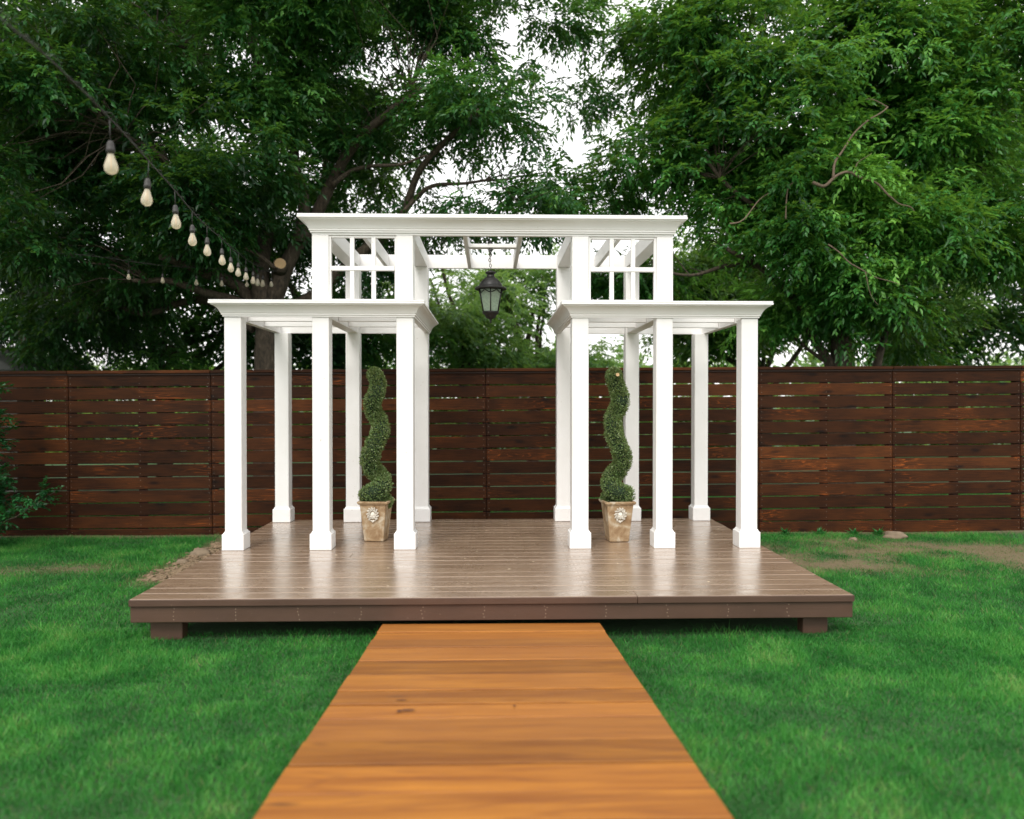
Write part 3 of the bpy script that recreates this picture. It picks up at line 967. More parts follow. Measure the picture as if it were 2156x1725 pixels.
# ---- left big tree behind the fence
Y = 11.6
A_ = lambda u, v, dy=0: at(u, v, Y + dy)
tb = A_(558, 775); tb.z = -.1
trunk = ([tb, A_(560, 770), A_(560, 700), A_(566, 640), A_(585, 600), A_(589, 568)], [.20, .17, .155, .15, .13, .115, .105])
limbs = [
    ([A_(562, 700), A_(540, 650), A_(490, 600), A_(430, 575, -.4), A_(395, 555, -.7), A_(340, 540, -1)], .13, .04),
    ([A_(545, 660), A_(500, 640), A_(440, 615, -.3), A_(360, 590, -.6), A_(280, 585, -1)], .10, .03),
    ([A_(535, 690), A_(450, 640, .3), A_(380, 632, .3), A_(300, 660, .3), A_(220, 640, .4)], .09, .03),
    ([A_(560, 660), A_(545, 600), A_(560, 500, .5), A_(568, 350, .8), A_(560, 200, .9), A_(520, 20, 1)], .16, .07),
    ([A_(566, 650), A_(620, 530, .2), A_(680, 420, .2), A_(760, 290, 0), A_(820, 235, -.3), A_(890, 190, -.6)], .14, .035),
    ([A_(630, 510), A_(637, 420), A_(622, 340, .2), A_(616, 240, .3), A_(600, 90, .4), A_(585, -40, .4)], .10, .05),
    ([A_(566, 690, .3), A_(680, 600, .4), A_(800, 500, .5), A_(850, 440, .2), A_(885, 370, 0), A_(950, 285, -.4), A_(1010, 230, -.8)], .11, .03),
    ([A_(845, 450), A_(900, 400), A_(960, 385, -.3), A_(1080, 375, -.8)], .045, .015),
    ([A_(700, 390), A_(760, 355), A_(840, 352, -.3), A_(900, 330, -.6)], .04, .015),
    ([A_(520, 500), A_(440, 420, -.6), A_(330, 330, -1.2), A_(200, 250, -2)], .08, .02),
    ([A_(560, 250, .8), A_(450, 150, 0), A_(330, 60, -1)], .07, .02),
]
lobes_L = []
def lob(u, v, Yc, rx, ry, rz, wt=1): p = at(u, v, Yc); return (p.x, p.y, p.z, rx, ry, rz, wt)
lobes_L += [lob(60, 430, 10.6, 1.6, 1.2, 1.0), lob(200, 200, 10.6, 2.0, 1.4, 1.3), lob(60, 60, 10.0, 1.7, 1.6, 1.2),
            lob(400, 430, 10.6, 1.1, 1.0, .75, 1.2), lob(470, 300, 11.0, 1.4, 1.2, .95), lob(480, 80, 11.2, 1.5, 1.4, 1.2),
            lob(700, 180, 12.0, 1.2, 1.3, .95), lob(720, 20, 11.6, 1.5, 1.5, 1.0), lob(900, 120, 12.0, 1.2, 1.2, .9), lob(1000, 20, 11.4, 1.1, 1.2, .8),
            lob(800, 330, 12.5, .95, 1.0, .55), lob(1000, 250, 11.0, 1.0, .9, .62), lob(1060, 380, 10.7, 1.05, .8, .42, 1.3), lob(930, 400, 11.0, .6, .7, .3),
            lob(560, 470, 12.3, .8, .8, .5, .8), lob(330, 545, 11.6, 1.0, .8, .35, .7), lob(1150, 415, 10.5, .6, .6, .28, 1.2),
            lob(120, 600, 12.4, 1.5, .9, .9, .7), lob(300, 700, 13.0, 1.8, .9, .6, .5),
            lob(1080, 30, 11.6, .8, .9, .5, 1.0), lob(1180, -10, 11.8, .6, .8, .35, .8), lob(1150, 110, 12.2, .75, .8, .7, .5), lob(1230, 180, 12.4, .5, .8, .6, .35), lob(10, 520, 12.0, 1.2, .9, .7, 1.0), lob(150, 720, 12.6, 1.0, .7, .4, .9), lob(1160, 330, 11.6, .55, .6, .35, .5), lob(1060, 150, 11.6, .75, .8, .6, .55), lob(1100, 270, 11.4, .6, .7, .4, .6), lob(1200, 410, 10.8, .45, .5, .2, .9),
            lob(760, 560, 13.0, .9, .8, .6, 1.0), lob(640, 600, 13.0, .9, .8, .6, .8), lob(960, 480, 12.6, .6, .6, .25, .7),
            # canopy above the frame, plus unseen lobes added at left to darken the fence
            (-5.5, 10.5, 8.6, 3.5, 3.0, 1.3, .45), (-1.5, 11.0, 8.6, 2.8, 2.6, 1.1, .4), (-7.5, 8.4, 7.4, 2.2, 2.2, 1.2, .6), (-8.6, 5.6, 6.6, 2.3, 2.6, 1.6, .55), (-7.5, 7.4, 4.4, 1.1, 1.6, 1.5, .9)]
def keep_l(C):
    q = np.array(A_(589, 560))
    d = np.hypot(C[:, 0] - q[0], C[:, 2] - q[2])
    return ~((d < .55) & (C[:, 1] < 11.9))
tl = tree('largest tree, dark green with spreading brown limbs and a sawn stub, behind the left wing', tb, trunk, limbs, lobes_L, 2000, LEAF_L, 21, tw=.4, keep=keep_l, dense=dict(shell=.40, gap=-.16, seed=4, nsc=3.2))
# sawn stub with pale cut face
p = A_(589, 568, -.06); q = A_(590, 556, -.18)
MB().tube([p - tb, q - tb], [.108, .10], 14).build('limb', BARK, tl)
d_ = (q - p).normalized()
MB().tube([q - tb, q - tb + Vector((.004, -.02, .004))], [.082, .08], 14).build('cut_face', CUTW, tl)
# thin bare shoot
s = spline([A_(470, 500, -.4), A_(520, 525, -.4), A_(555, 545, -.35), A_(578, 565, -.3)], 4)
MB().tube([x - tb for x in s], [.015, .02, .022, .024, .026, .028, .03, .03, .032, .034, .036, .036, .036][:len(s)], 6).build('limb', BARK, tl)

# ---- right big tree
Y = 11.4
tb = A_(1774, 775); tb.z = -.1
trunk = ([tb, A_(1774, 760), A_(1774, 690), A_(1768, 600), A_(1765, 500, .2), A_(1760, 380, .3), A_(1790, 250, .2), A_(1800, 120)], [.20, .17, .15, .14, .12, .09, .06, .035])
limbs = [
    ([A_(1748, 775), A_(1735, 745), A_(1705, 690), A_(1670, 620, -.2), A_(1600, 560, -.4), A_(1530, 520, -.6)], .085, .03),
    ([A_(1845, 775), A_(1852, 745), A_(1868, 690), A_(1890, 620, -.2), A_(1930, 520, -.4)], .07, .03),
    ([A_(1768, 600), A_(1730, 540), A_(1660, 470, -.4), A_(1580, 430, -.8), A_(1480, 330, -1)], .09, .02),
    ([A_(1765, 520), A_(1850, 450), A_(1950, 380, -.2), A_(2060, 280, -.2)], .08, .025),
    ([A_(1760, 400, .3), A_(1700, 300, .1), A_(1640, 180, 0), A_(1600, 60, 0)], .07, .02),
    ([A_(1600, 560, -.3), A_(1530, 555, -.4), A_(1450, 575, -.5), A_(1380, 560, -.6)], .04, .015),
    ([A_(1735, 760), A_(1660, 700, .2), A_(1600, 660, .4)], .03, .01),
]
lobes_R = [lob(1290, 60, 11.8, .7, .8, .5, .4),  lob(1330, 560, 12.6, .6, .7, .4, .6), lob(1270, 420, 11.8, .4, .5, .2, .5), lob(1400, 170, 11.4, .8, 1.0, .9, .55), lob(1380, 340, 11.2, .75, .9, .55, .7), lob(1480, 230, 11.0, 1.0, 1.0, .85), lob(1640, 130, 10.8, 1.25, 1.1, .95, 1.2),
           lob(1480, 60, 11.6, 1.1, 1.1, .7, .6), lob(1620, 330, 11.0, 1.15, 1.1, .8), lob(1800, 300, 11.2, 1.2, 1.1, 1.0), lob(1850, 80, 11.2, 1.1, 1.2, .9, .8),
           lob(1980, 300, 11.0, 1.1, 1.1, .95), lob(2090, 120, 11.2, 1.1, 1.2, 1.1), lob(1560, 440, 11.0, .9, .9, .55), lob(1750, 480, 10.9, 1.0, 1.0, .7, 1.2),
           lob(1900, 500, 10.9, .85, .9, .7), lob(1840, 610, 10.9, .7, .8, .5, 1.1), lob(1700, 620, 11.2, .75, .7, .42, .9), lob(1520, 590, 11.6, .9, .8, .4, .7), lob(2090, 470, 11.3, .9, 1.0, .8),
           lob(1430, 440, 11.4, .6, .7, .4, .6), lob(1900, 690, 11.8, .6, .6, .35, .7), (4.5, 11.3, 8.6, 3.8, 2.8, 1.2, .35)]
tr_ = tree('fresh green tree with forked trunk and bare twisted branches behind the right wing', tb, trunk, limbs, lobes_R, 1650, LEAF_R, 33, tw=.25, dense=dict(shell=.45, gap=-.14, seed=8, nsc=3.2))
# pale bare branches hanging in front of the foliage
Y = 9.75
bare = m_flat('bare_branch_bark', (.16, .115, .08), .85, 30, .4, .5)
for pts, r0, r1 in (
    ([A_(1712, 384), A_(1740, 386), A_(1765, 372), A_(1800, 368), A_(1845, 385), A_(1865, 408), A_(1890, 428), A_(1915, 440), A_(1922, 452)], .032, .008),
    ([A_(1755, 378), A_(1758, 340), A_(1785, 300), A_(1820, 265), A_(1866, 226)], .026, .012),
    ([A_(1866, 226), A_(1840, 213), A_(1824, 211)], .011, .006),
    ([A_(1800, 366), A_(1808, 340), A_(1835, 320)], .012, .004),
    ([A_(1656, 462), A_(1653, 430), A_(1660, 400), A_(1672, 385)], .015, .006),
    ([A_(1540, 470), A_(1568, 462), A_(1590, 430), A_(1620, 410)], .015, .006),
    ([A_(1745, 515), A_(1800, 560), A_(1850, 585), A_(1900, 600)], .014, .005),
    ([A_(1822, 570), A_(1828, 610), A_(1850, 645)], .008, .004)):
    s = [p + Vector((mnoise.noise(p * 3.1), mnoise.noise(p * 2.3), mnoise.noise(p * 3.7))) * .05 for p in spline(pts, 6)]; k = len(s)
    MB().tube([x - tb for x in s], [(r0 + (r1 - r0) * i / (k - 1)) * random.uniform(.62, .78) for i in range(k)], 7).build('branch', bare, tr_)

# ---- background trees
def bg_tree(label, x, y, zt, lobes, n, mat, seed, **kw):
    base = Vector((x, y, -.1))
    trunk = ([base, base + Vector((.1, 0, zt * .35)), base + Vector((-.15, 0, zt * .6)), base + Vector((.05, 0, zt * .9))], [.16, .12, .09, .03])
    g = random.Random(seed)
    limbs = []
    for k in range(6):
        l = lobes[k % len(lobes)]
        s = base + Vector((g.uniform(-.08, .08), 0, zt * g.uniform(.2, .55)))
        e = Vector(l[:3]) + Vector((g.uniform(-1, 1) * l[3] * .8, 0, g.uniform(-.2, .7) * l[5]))
        limbs.append(([s, s.lerp(e, .5) + Vector((0, g.uniform(-.3, .3), .25)), e], .07, .02))
    return tree(label, base, trunk, limbs, lobes, n, mat, seed, **kw)
far = dict(spr=11, m=8, sl=.46, L=.15, Wd=.062, cr=.42, droop=.25)
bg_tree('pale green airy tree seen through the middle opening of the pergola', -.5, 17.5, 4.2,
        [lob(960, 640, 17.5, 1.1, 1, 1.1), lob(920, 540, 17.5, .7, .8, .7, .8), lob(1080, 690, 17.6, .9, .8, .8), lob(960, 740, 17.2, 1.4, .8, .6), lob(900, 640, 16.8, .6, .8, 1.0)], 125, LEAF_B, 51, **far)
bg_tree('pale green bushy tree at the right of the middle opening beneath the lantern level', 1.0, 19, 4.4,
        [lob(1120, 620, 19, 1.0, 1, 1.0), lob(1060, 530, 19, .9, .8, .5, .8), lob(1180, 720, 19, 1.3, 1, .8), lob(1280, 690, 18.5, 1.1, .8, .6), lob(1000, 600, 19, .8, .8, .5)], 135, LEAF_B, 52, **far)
bg_tree('dense dark tree behind the fence between the lights and the left wing', -6.2, 15.0, 4.8,
        [lob(330, 640, 15, 2.0, 1.2, 1.2), lob(520, 600, 15, 1.6, 1.1, 1.5), lob(450, 730, 14.6, 2.2, .9, .6), lob(300, 480, 15, 1.8, 1.2, 1.2), lob(650, 690, 15, 1.1, 1, .9), lob(760, 700, 15.5, 1.2, 1, .7, .8), lob(470, 420, 15.5, 2.0, 1.2, 1.0)], 420, LEAF_L, 53, **far)
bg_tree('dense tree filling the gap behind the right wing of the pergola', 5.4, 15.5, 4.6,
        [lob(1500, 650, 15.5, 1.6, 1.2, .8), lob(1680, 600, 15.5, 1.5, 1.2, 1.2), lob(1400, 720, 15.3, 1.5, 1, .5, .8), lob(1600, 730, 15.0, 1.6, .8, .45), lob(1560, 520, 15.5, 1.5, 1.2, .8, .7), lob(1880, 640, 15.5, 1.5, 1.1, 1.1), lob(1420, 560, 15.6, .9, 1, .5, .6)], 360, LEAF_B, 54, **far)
bg_tree('dark tree at the right edge of the photo with bright sky gaps below', 11.0, 15.5, 6.6,
        [lob(2090, 620, 15.5, 1.2, 1.2, .9, .8), lob(2180, 400, 15.5, 1.4, 1.2, 1.6), lob(2140, 180, 15.5, 2.0, 1.3, 1.8), lob(2000, 700, 15.2, 1.2, 1, .6, 1.0), lob(1950, 745, 15.0, 1.6, 1, .35, 1.2), lob(2230, 700, 15.2, 1.5, 1, .7), lob(1980, 450, 15.5, 1.6, 1.2, 1.6), lob(1900, 250, 15.5, 1.8, 1.2, 1.8, .8)], 430, LEAF_L, 55, **far)
bg_tree('tall dark tree whose crown rises behind the largest tree', -3.2, 15.5, 8.0,
        [lob(560, 250, 15.5, 2.0, 1.2, 2.0), lob(350, 120, 15.5, 2.6, 1.2, 2.0), lob(800, 100, 15.5, 1.8, 1.2, 1.6, .7), lob(750, 300, 15.5, 1.4, 1.1, 1.0, .5)], 330, LEAF_L, 56, **far)

# ---- dark conifer at far left: hanging needle sprays on level boughs
g = np.random.default_rng(61)
cb = at(60, 775, 14.5); cb.z = -.1
con = thing('conifer', 'dark drooping conifer at the left edge of the photo behind the fence', 'tree', cb, 0, 'trees standing behind the fence')
MB().tube([(0, 0, 0), (.05, 0, 4), (0, 0, 9)], [.26, .18, .05], 10).build('trunk', BARK, con)
C = []; A = []
bm_ = MB()
for k in range(120):
    z = g.uniform(1.2, 8.6); an = g.uniform(0, 2 * PI); L = (2.9 - z * .22) * g.uniform(.7, 1.1)
    d = np.array([math.cos(an), math.sin(an), 0])
    bm_.tube([(0, 0, z), tuple(d * L * .5 + np.array([0, 0, z + .1])), tuple(d * L + np.array([0, 0, z - .35]))], [.03, .02, .008], 4, False)
    for q in np.linspace(.25, 1, 5):
        C.append(d * L * q + np.array([0, 0, z - .35 * q * q])); A.append(d)
bm_.build('boughs', BARK, con)['kind'] = 'stuff'
C = np.array(C); A = np.array(A)
V, F, r = crown_mesh(g, C, A, np.clip(g.normal(.45, .2, len(C)), 0, 1), spr=12, m=9, sl=.42, L=.11, Wd=.028, cr=.26, droop=.6)
o = obj('crown', tri_mesh('crown', V, F, {'rnd': r}), LEAF_C, con); o['kind'] = 'stuff'

# ---- distant hedge of woodland that closes the view behind the fence gaps
g = np.random.default_rng(77)
C = np.stack([g.uniform(-22, 26, 900), g.uniform(22, 25, 900), g.uniform(0, 2.75, 900) ** 1.0], 1)
A = unit(g.normal(0, 1, (900, 3)))
V, F, r = crown_mesh(g, C, A, np.clip(g.normal(.5, .2, 900), 0, 1), spr=9, m=8, sl=.6, L=.28, Wd=.12, cr=.6, droop=.2)
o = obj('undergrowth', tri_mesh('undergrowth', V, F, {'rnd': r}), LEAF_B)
tag(o, 'low leafy undergrowth far behind the fence', 'undergrowth'); o['kind'] = 'stuff'

# ---- shrub at the left edge, inside the fence
g = np.random.default_rng(81)
sb = Vector((-5.62, 8.5, 0))
shr = thing('shrub', 'leafy green shrub at the left edge in front of the fence', 'shrub', sb)
sm = MB(); C = []; A = []
for k in range(64):
    an = g.uniform(0, 2 * PI); L = g.uniform(.10, .36); h = g.uniform(.4, 1.75)
    e = np.array([math.cos(an) * L, math.sin(an) * L, h])
    sm.tube([(0, 0, 0), tuple(e * np.array([.6, .6, .5])), tuple(e)], [.014, .010, .004], 5, False)
    for q in np.linspace(.2, 1, 5): C.append(e * np.array([q, q, q])); A.append(unit(e * np.array([1, 1, .2])))
# one long branch reaching right
for q in np.linspace(0, 1, 9):
    C.append(np.array([.15 + .86 * q, -.25, .15 + .38 * q + .12 * q * q])); A.append(np.array([.8, 0, .4]))
sm.tube([(0, 0, 0), (.2, -.15, .2), (.7, -.25, .38), (1.1, -.25, .64)], [.016, .012, .008, .004], 5, False)
sm.build('stems', BARK, shr)
C = np.array(C); A = np.array(A)
V, F, r = crown_mesh(g, C, A, np.clip(g.normal(.5, .18, len(C)), 0, 1), spr=10, m=8, sl=.13, L=.05, Wd=.03, cr=.10, droop=.15)
o = obj('leaves', tri_mesh('leaves', V, F, {'rnd': r}), LEAF_S2, shr); o['kind'] = 'stuff'

# small weeds along the foot of the fence at the right
g = np.random.default_rng(83)
for k, (u, lab) in enumerate(((1655, 'small weed at the fence foot just right of the deck'), (1725, 'low weed at the fence foot, second from the deck'), (1800, 'broad-leaved weed at the fence foot left of the tan flat stone'), (1850, 'broad-leaved weed touching the tan flat stone'))):
    p = at(u, 1120, 9.15); C = np.array([[0, 0, .03]]); A = np.array([[0, 0, 1.]])
    n = 26
    dd = unit(np.stack([g.normal(0, 1, n), g.normal(0, 1, n), g.uniform(.3, 1.6, n)], 1))
    V, F = leaf_quads(g.normal(0, .012, (n, 3)) * np.array([1, 1, 0]), dd, np.tile([0, 0, 1.], (n, 1)), g.uniform(.05, .12, n), g.uniform(.02, .035, n))
    me = tri_mesh('weed', V, F, {'rnd': np.repeat(g.uniform(.3, 1, n), 4)})
    o = obj('weed', me, LEAF_S, loc=(p.x, 9.15, 0))
    tag(o, lab, 'weed', 'weeds along the fence foot')

# ------------------------------------------------------------------ fence
FY = 9.35
fe = thing('fence', 'tall dark red-brown stained fence of horizontal boards across the yard', 'fence', (0, FY, -.012))
fe.rotation_euler = (0, -R(.39), 0)
JX = [-9.9, -8.2, -4.947, -3.288, -.046, 3.236, 4.865, 6.44, 9.7]
FP, FH = .1512, .1385
for i in range(len(JX) - 1):
    a_, b_ = JX[i], JX[i + 1]
    L = round(b_ - a_ - .006, 3)
    for k in range(13):
        hh = FH
        me = shared_box(('board', L), -L / 2, L / 2, -.011, .011, -hh / 2, hh / 2, .003)
        z = -.03 + FP * k + FP / 2
        o = obj('board', me, FENCE, fe, ((a_ + b_) / 2, random.uniform(-.003, .003), z + random.uniform(-.0025, .0025)))
        o.rotation_euler = (random.uniform(-.02, .02), random.uniform(-.0006, .0006), 0)
    o = obj('cap_rail', shared_box(('cap_rail', L), -L / 2, L / 2, -.06, .06, -.018, .018, .004), FENCE, fe, ((a_ + b_) / 2, .02, 1.963))
    obj('top_trim', shared_box(('top_trim', L), -L / 2, L / 2, -.012, .012, -.02, .0, .002), DARKW, fe, ((a_ + b_) / 2, -.014, 1.944))
posts = sorted(set(JX + [(JX[i] + JX[i + 1]) / 2 for i in range(len(JX) - 1)]))
for x in posts:
    wd = .09 if x in JX else .07
    obj('fence_post', shared_box(('fence_post', wd), -wd / 2, wd / 2, 0, .09, 0, 1.99, .003), DARKW, fe, (x, .016, -.05))
# return corner post at the right
mb = MB()
for i in range(len(JX) - 1):
    for x in (JX[i] + .03, JX[i + 1] - .03, (JX[i] + JX[i + 1]) / 2):
        for k in range(13):
            for dz in (-.035, .035):
                zz = -.03 + FP * k + FP / 2 + dz
                n = 6
                mb.add([(x + .003 * math.cos(q * 2 * PI / n), -.0165, zz + .003 * math.sin(q * 2 * PI / n)) for q in range(n)], [tuple(range(n))])
mb.build('nail_heads', m_flat('nail_steel', (.35, .30, .25), .5), fe)['kind'] = 'stuff'

# ------------------------------------------------------------------ neighbour's house roof above the fence at far left
hp = at(66, 768, 10.9)
hs = thing('garden_shed', 'pale grey shed roof corner above the fence at the left edge of the photo', 'shed', (hp.x - 3.95, 11.3, 0))
MB().box(-3, 2.45, 0, 1.8, 0, 1.95, .01).build('wall', WALLG, hs)
rfm = MB()
zr0, zr1 = 2.07, 2.80
rfm.add([(-3.3, -.4, zr0), (2.75, -.4, zr0), (2.15, .9, zr1), (-3.3, .9, zr1), (-3.3, 2.2, zr0), (2.75, 2.2, zr0), (-3.3, -.4, zr0 - .12), (2.75, -.4, zr0 - .12), (2.75, 2.2, zr0 - .12), (-3.3, 2.2, zr0 - .12)],
        [(0, 1, 2, 3), (1, 5, 2), (3, 2, 5, 4), (0, 6, 7, 1), (1, 7, 8, 5), (6, 9, 8, 7)])
rfm.build('roof', ROOF, hs)

# ------------------------------------------------------------------ topiary planters
def key(y, ks):
    return float(np.interp(y, [k[0] for k in ks], [k[1] for k in ks]))
def planter(px, py, rz, label, cpts, tub, stake, seed, ledge):
    g = np.random.default_rng(seed)
    t = thing('topiary_planter', label, 'potted plant', (px, py, DZ + .002), rz, 'spiral topiary planters on the deck')
    m = MB()
    H = .37; b, tp = .090, .129
    def ring(r, z): return [(-r, -r, z), (r, -r, z), (r, r, z), (-r, r, z)]
    rings = [ring(b * .93, 0), ring(b, .006), ring(tp - .006, H - .03), ring(tp + .004, H - .028), ring(tp + .014, H - .012), ring(tp + .012, H), ring(tp - .006, H + .002), ring(tp - .012, H - .03)]
    vs = [p for r_ in rings for p in r_]; fs = []
    for i in range(len(rings) - 1):
        for k in range(4):
            fs.append((i * 4 + k, i * 4 + (k + 1) % 4, (i + 1) * 4 + (k + 1) % 4, (i + 1) * 4 + k))
    fs.append((3, 2, 1, 0)); fs.append(tuple((len(rings) - 1) * 4 + k for k in range(4)))
    m.add(vs, fs)
    me = m.mesh('pot')
    bb = bmesh.new(); bb.from_mesh(me)
    vert_e = [e for e in bb.edges if abs((e.verts[0].co - e.verts[1].co).z) > .2]
    bmesh.ops.bevel(bb, geom=vert_e, offset=.006, segments=2, affect='EDGES', profile=.5)
    bb.to_mesh(me); bb.free()
    pot = obj('pot', me, POT, t)
    # relief mask with wild curls on the front face
    f = MB()
    fz = .245; tilt = math.atan2(tp - b, H)
    yfac = -(b + (tp - b) * fz / H)
    M = Matrix.Translation((0, yfac - .001, fz)) @ Matrix.Rotation(tilt, 4, 'X')
    f.ball((0, 0, 0), .020, 14, 1, .7, 1.3)
    f.ball((0, -.015, -.002), .0045, 8, .8, 1, 2.2)          # nose
    f.ball((0, -.011, -.014), .0055, 8, 1.2, .8, .5)         # mouth
    f.ball((0, -.010, -.022), .005, 8, 1.1, .8, .8)          # chin
    for sx in (-1, 1):
        f.ball((sx * .008, -.0125, .007), .004, 8, 1.4, .7, .6)   # brow and eye
        f.ball((sx * .0085, -.0125, .002), .003, 8, 1.2, .7, .8)
        f.ball((sx * .011, -.010, -.008), .005, 8)
    for k in range(34):
        an = R(-60) + R(300) * k / 33
        rr = (.030, .039, .047)[k % 3] + g.uniform(-.002, .002)
        c = Vector((math.cos(an) * rr * .82, -.004 - .004 * ((k + 1) % 2), .008 + math.sin(an) * rr))
        q = [c + Vector((math.cos(a2 * 1.1 + an) * (.0065 - .0007 * a2), -.001 * a2, math.sin(a2 * 1.1 + an) * (.0065 - .0007 * a2))) for a2 in range(7)]
        f.tube(q, .0026, 5)
    for sx in (-1, 0, 1): f.ball((sx * .006, -.006, -.040 - .006 * (sx == 0)), .006, 8, .8, .8, 1.4)
    for sx in (-1, 1): f.tube([(sx * .004, -.005, -.034), (sx * .015, -.006, -.040), (sx * .022, -.005, -.030)], .0028, 5)
    f.v = [tuple(M @ (Vector(p) * 1.28)) for p in f.v]
    f.build('relief_mask', RELIEF, pot)
    MB().box(-tp + .02, tp - .02, -tp + .02, tp - .02, H - .05, H - .02, 0).build('soil', TOPC, pot)
    MB().tube([(0, 0, H - .04), (0, 0, stake)], .008, 8).build('stake', STEMM, t)
    core = MB()
    sp = [Vector(p) for p in spline(cpts, 10)]
    rad = [key(p.z, tub) for p in sp]
    core.tube(sp, [r * .80 for r in rad], 12)
    co = core.build('topiary', TOPC, t)
    # leaves over the tube surface
    seg = np.array([(sp[i + 1] - sp[i]).length for i in range(len(sp) - 1)]); cum = np.concatenate([[0], np.cumsum(seg)])
    n = 13000
    S = g.uniform(0, cum[-1], n); i = np.clip(np.searchsorted(cum, S) - 1, 0, len(seg) - 1)
    fr = (S - cum[i]) / seg[i]
    SP = np.array([tuple(p) for p in sp]); T = unit(SP[i + 1] - SP[i]); ctr = SP[i] + (SP[i + 1] - SP[i]) * fr[:, None]
    rd = np.array(rad)[i]
    v = g.normal(0, 1, (n, 3)); v = unit(v - (v * T).sum(1, keepdims=True) * T)
    endm = (S > cum[-1] - .01) | (S < .01)
    bumps = 1 + .10 * noise3(ctr + v * rd[:, None], 38, seed)
    pos = ctr + v * (rd * g.uniform(.74, 1.0, n) * bumps)[:, None]
    # cap both ends
    ne = 900
    for e, s_ in ((0, -1), (-1, 1)):
        tt = T[0] * 0 + unit((SP[1] - SP[0]) if e == 0 else (SP[-1] - SP[-2])) * s_
        u_ = unit(g.normal(0, 1, (ne, 3))); u_ = np.where((u_ @ tt)[:, None] < 0, -u_, u_)
        pos = np.concatenate([pos, SP[e] + u_ * rad[e] * g.uniform(.7, .98, (ne, 1)) * np.array([1, 1, 1])]); v = np.concatenate([v, u_])
    N_ = len(pos)
    D = unit(v + g.normal(0, .55, (N_, 3)) + np.array([0, 0, .25]))
    V, F = leaf_quads(pos, D, unit(g.normal(0, 1, (N_, 3)) + np.array([0, 0, 1.])), g.uniform(.013, .024, N_), g.uniform(.008, .013, N_))
    depth = np.clip(g.beta(1.6, 2.2, N_), 0, 1)
    o = obj('leaves', tri_mesh('leaves', V, F, {'rnd': np.repeat(depth, 4)}), LEAF_T, co); o['kind'] = 'stuff'
    if ledge:
        MB().tube([ledge, Vector(ledge) + Vector((0, -.012, .0))], .016, 12).build('stick_end', CUTW, t)
    return t
# heights are above the pot foot in metres; angle in half turns, 0 = right, +0.5 = towards the viewer
def spiral(keys, n=40):
    K = np.array(keys, float); K = K[np.argsort(K[:, 0])]
    zs = np.linspace(K[0, 0], K[-1, 0], n)
    o = []
    for z in zs:
        th = np.interp(z, K[:, 0], K[:, 1]) * PI; am = 1.06 * np.interp(z, K[:, 0], K[:, 2]); ax = np.interp(z, K[:, 0], K[:, 3])
        o.append((ax + am * math.cos(th), -am * math.sin(th), z))
    return o
# photograph rows -> height: z = (1517-row)/2.27/407 m   (left), scale 407 source px per metre
zl = lambda row: (1517 - row) / 2.27 / 405
kl = [(zl(110), -.6, .022, -.012), (zl(200), 0, .030, -.010), (zl(380), 1, .034, .000), (zl(565), 2, .042, -.006), (zl(870), 3, .046, -.010), (zl(1040), 4, .062, .0), (zl(1110), 4.55, .072, .0), (zl(1160), 5.25, .080, .0), (zl(1185), 6.0, .080, .0)]
tl_ = [(zl(1185), .072), (zl(1100), .086), (zl(1000), .084), (zl(600), .083), (zl(300), .075), (zl(110), .072)]
planter(-1.062, 7.30, R(-7), 'left spiral topiary in a square cream and brown pot with face relief', spiral(kl), tl_, 1.55, 91, None)
zr = lambda row: (1525 - row) / 2.27 / 405
kr = [(zr(120), -.75, .020, -.012), (zr(200), -.5, .028, -.010), (zr(330), 0, .036, -.004), (zr(540), -1, .036, -.004), (zr(850), -2, .050, -.002), (zr(1060), -3, .058, .0), (zr(1115), -3.6, .072, .0), (zr(1145), -4.1, .085, .0), (zr(1165), -4.8, .085, .0)]
tr2 = [(zr(1165), .066), (zr(1080), .092), (zr(1000), .086), (zr(600), .080), (zr(330), .078), (zr(120), .074)]
planter(1.170, 7.22, R(5), 'right spiral topiary with stick end showing at its tip, in square pot', spiral(kr), tr2, 1.50, 92, (-.02, -.085, zr(118)))

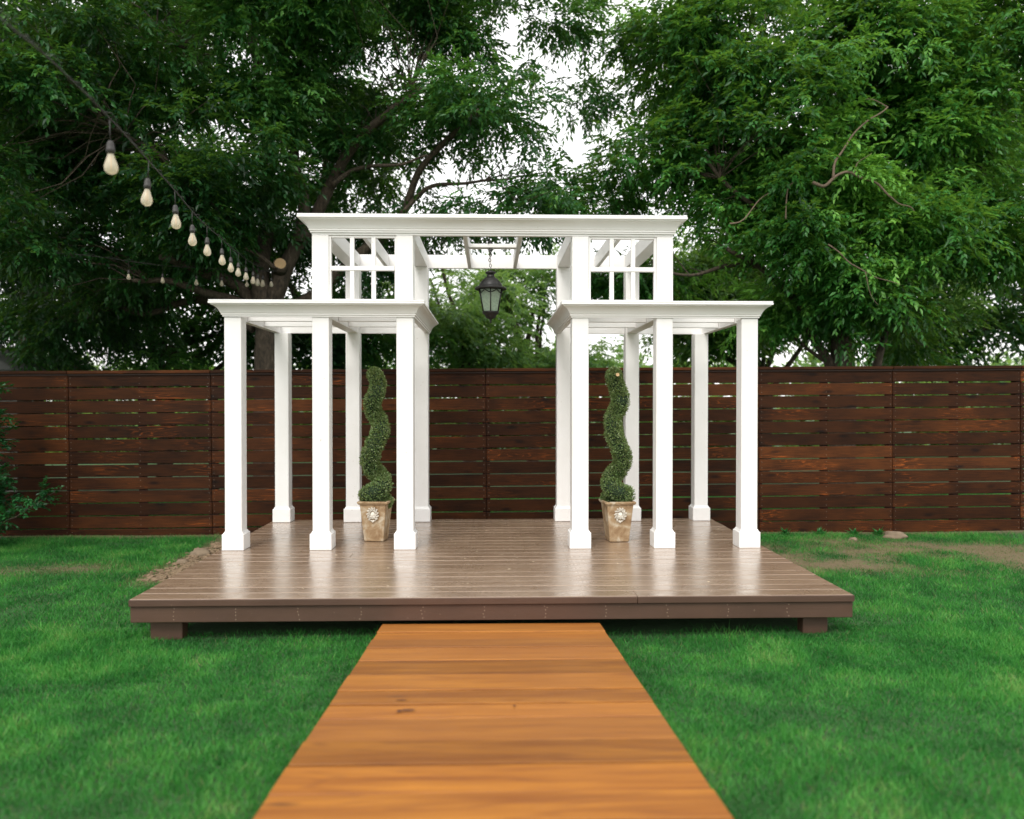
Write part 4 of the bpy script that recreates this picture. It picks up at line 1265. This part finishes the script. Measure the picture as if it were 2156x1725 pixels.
# ------------------------------------------------------------------ string lights
def string_lights(label, cable_pts, hangs, scale=1.0, second=True):
    t = thing('string_lights', label, 'string lights', cable_pts[0], 0, 'string lights hung between the trees')
    B = Vector(cable_pts[0])
    sp = spline(cable_pts, 10)
    MB().tube([p - B for p in sp], .0042, 6).build('cable', CABLE, t)
    g = random.Random(5)
    if second:
        wv = [p - B + Vector((.012 * math.sin(i * 1.9), 0, .012 + .014 * math.sin(i * 1.3) + g.uniform(-.004, .004))) for i, p in enumerate(sp)]
        MB().tube(wv, .002, 5).build('support_wire', CABLE, t)
    proto = {}
    for (p, drop, tilt) in hangs:
        s = scale
        if 's' not in proto:
            proto['s'] = MB().lathe([(.004, .0), (.010, -.002), (.015, -.012), (.018, -.022), (.019, -.040), (.0205, -.042), (.0205, -.050), (.019, -.052), (.019, -.062), (.014, -.064)][::-1], 16).mesh('socket')
            proto['b'] = MB().lathe([(.012, -.060), (.014, -.066), (.017, -.078), (.024, -.098), (.030, -.115), (.032, -.130), (.030, -.144), (.022, -.156), (.010, -.162), (.001, -.163)][::-1], 20).mesh('bulb')
            proto['f'] = MB().tube([(-.004, 0, -.075), (-.007, 0, -.125), (-.002, 0, -.140), (.002, 0, -.105), (.006, 0, -.138), (.008, 0, -.12), (.004, 0, -.075)], .0022, 5).mesh('filament')
            proto['s'].materials.append(RUBBER); proto['b'].materials.append(BULBG); proto['f'].materials.append(FILA)
        so = obj('socket', proto['s'], None, t, Vector(p) - Vector((0, 0, drop)) - B)
        so.rotation_euler = (tilt * .6, tilt, g.uniform(0, 3))
        so.scale = (s, s, s)
        obj('bulb', proto['b'], None, so)
        obj('filament', proto['f'], None, so)
        MB().tube([(0, 0, 0), (.002, 0, drop * .5 / s), (0, 0, drop / s)], .0028, 5).build('cord', CABLE, so)
    return t
ZP = [(245, 275, 3.9), (548, 580, 4.65), (770, 795, 5.4), (908, 955, 6.15), (1028, 1057, 6.95), (1147, 1147, 7.7), (1218, 1217, 8.5), (1281, 1262, 9.2), (1342, 1300, 9.9), (1400, 1335, 10.4), (1438, 1355, 10.8), (1479, 1365, 11.1)]
AT = [(245, 100), (545, 430), (768, 680), (908, 848), (1030, 972), (1145, 1068), (1213, 1135), (1284, 1190), (1345, 1240), (1400, 1272), (1436, 1290), (1480, 1308)]
def z6(x, y, Yd): return at((300 + x / 2.157) * .5615, (400 + y / 2.157) * .5615, Yd)
cable = [at(-260, -190, 2.0), at(0, 38, 2.75), at(110, 130, 3.25)]
hangs = []
for (x, y, Yd), (ax, ay) in zip(ZP, AT):
    a = z6(ax, ay, Yd); s = z6(x, y, Yd)
    cable.append(a)
    hangs.append((Vector((s.x, Yd, a.z)), a.z - s.z, random.uniform(-.05, .05)))
cable.append(z6(1530, 1330, 11.3))
string_lights('string of clear bulbs running from the top left corner towards the left wing', cable, hangs)
c2 = []; h2 = []
S2 = [(393, 1320, 1250, 10.2), (668, 1350, 1287, 10.4), (941, 1368, 1303, 10.6), (1146, 1377, 1318, 10.8), (1350, 1385, 1328, 11.0), (1547, 1385, 1332, 11.1)]
c2.append(z6(-400, 1170, 9.6)); c2.append(z6(60, 1205, 9.9))
for x, y, ay, Yd in S2:
    a = z6(x, ay, Yd); s = z6(x, y, Yd); c2.append(a); h2.append((Vector((s.x, Yd, a.z)), a.z - s.z, 0))
c2.append(z6(1600, 1330, 11.2))
string_lights('nearly level string of small bulbs above the left wing, beside the tree stub', c2, h2, .8)
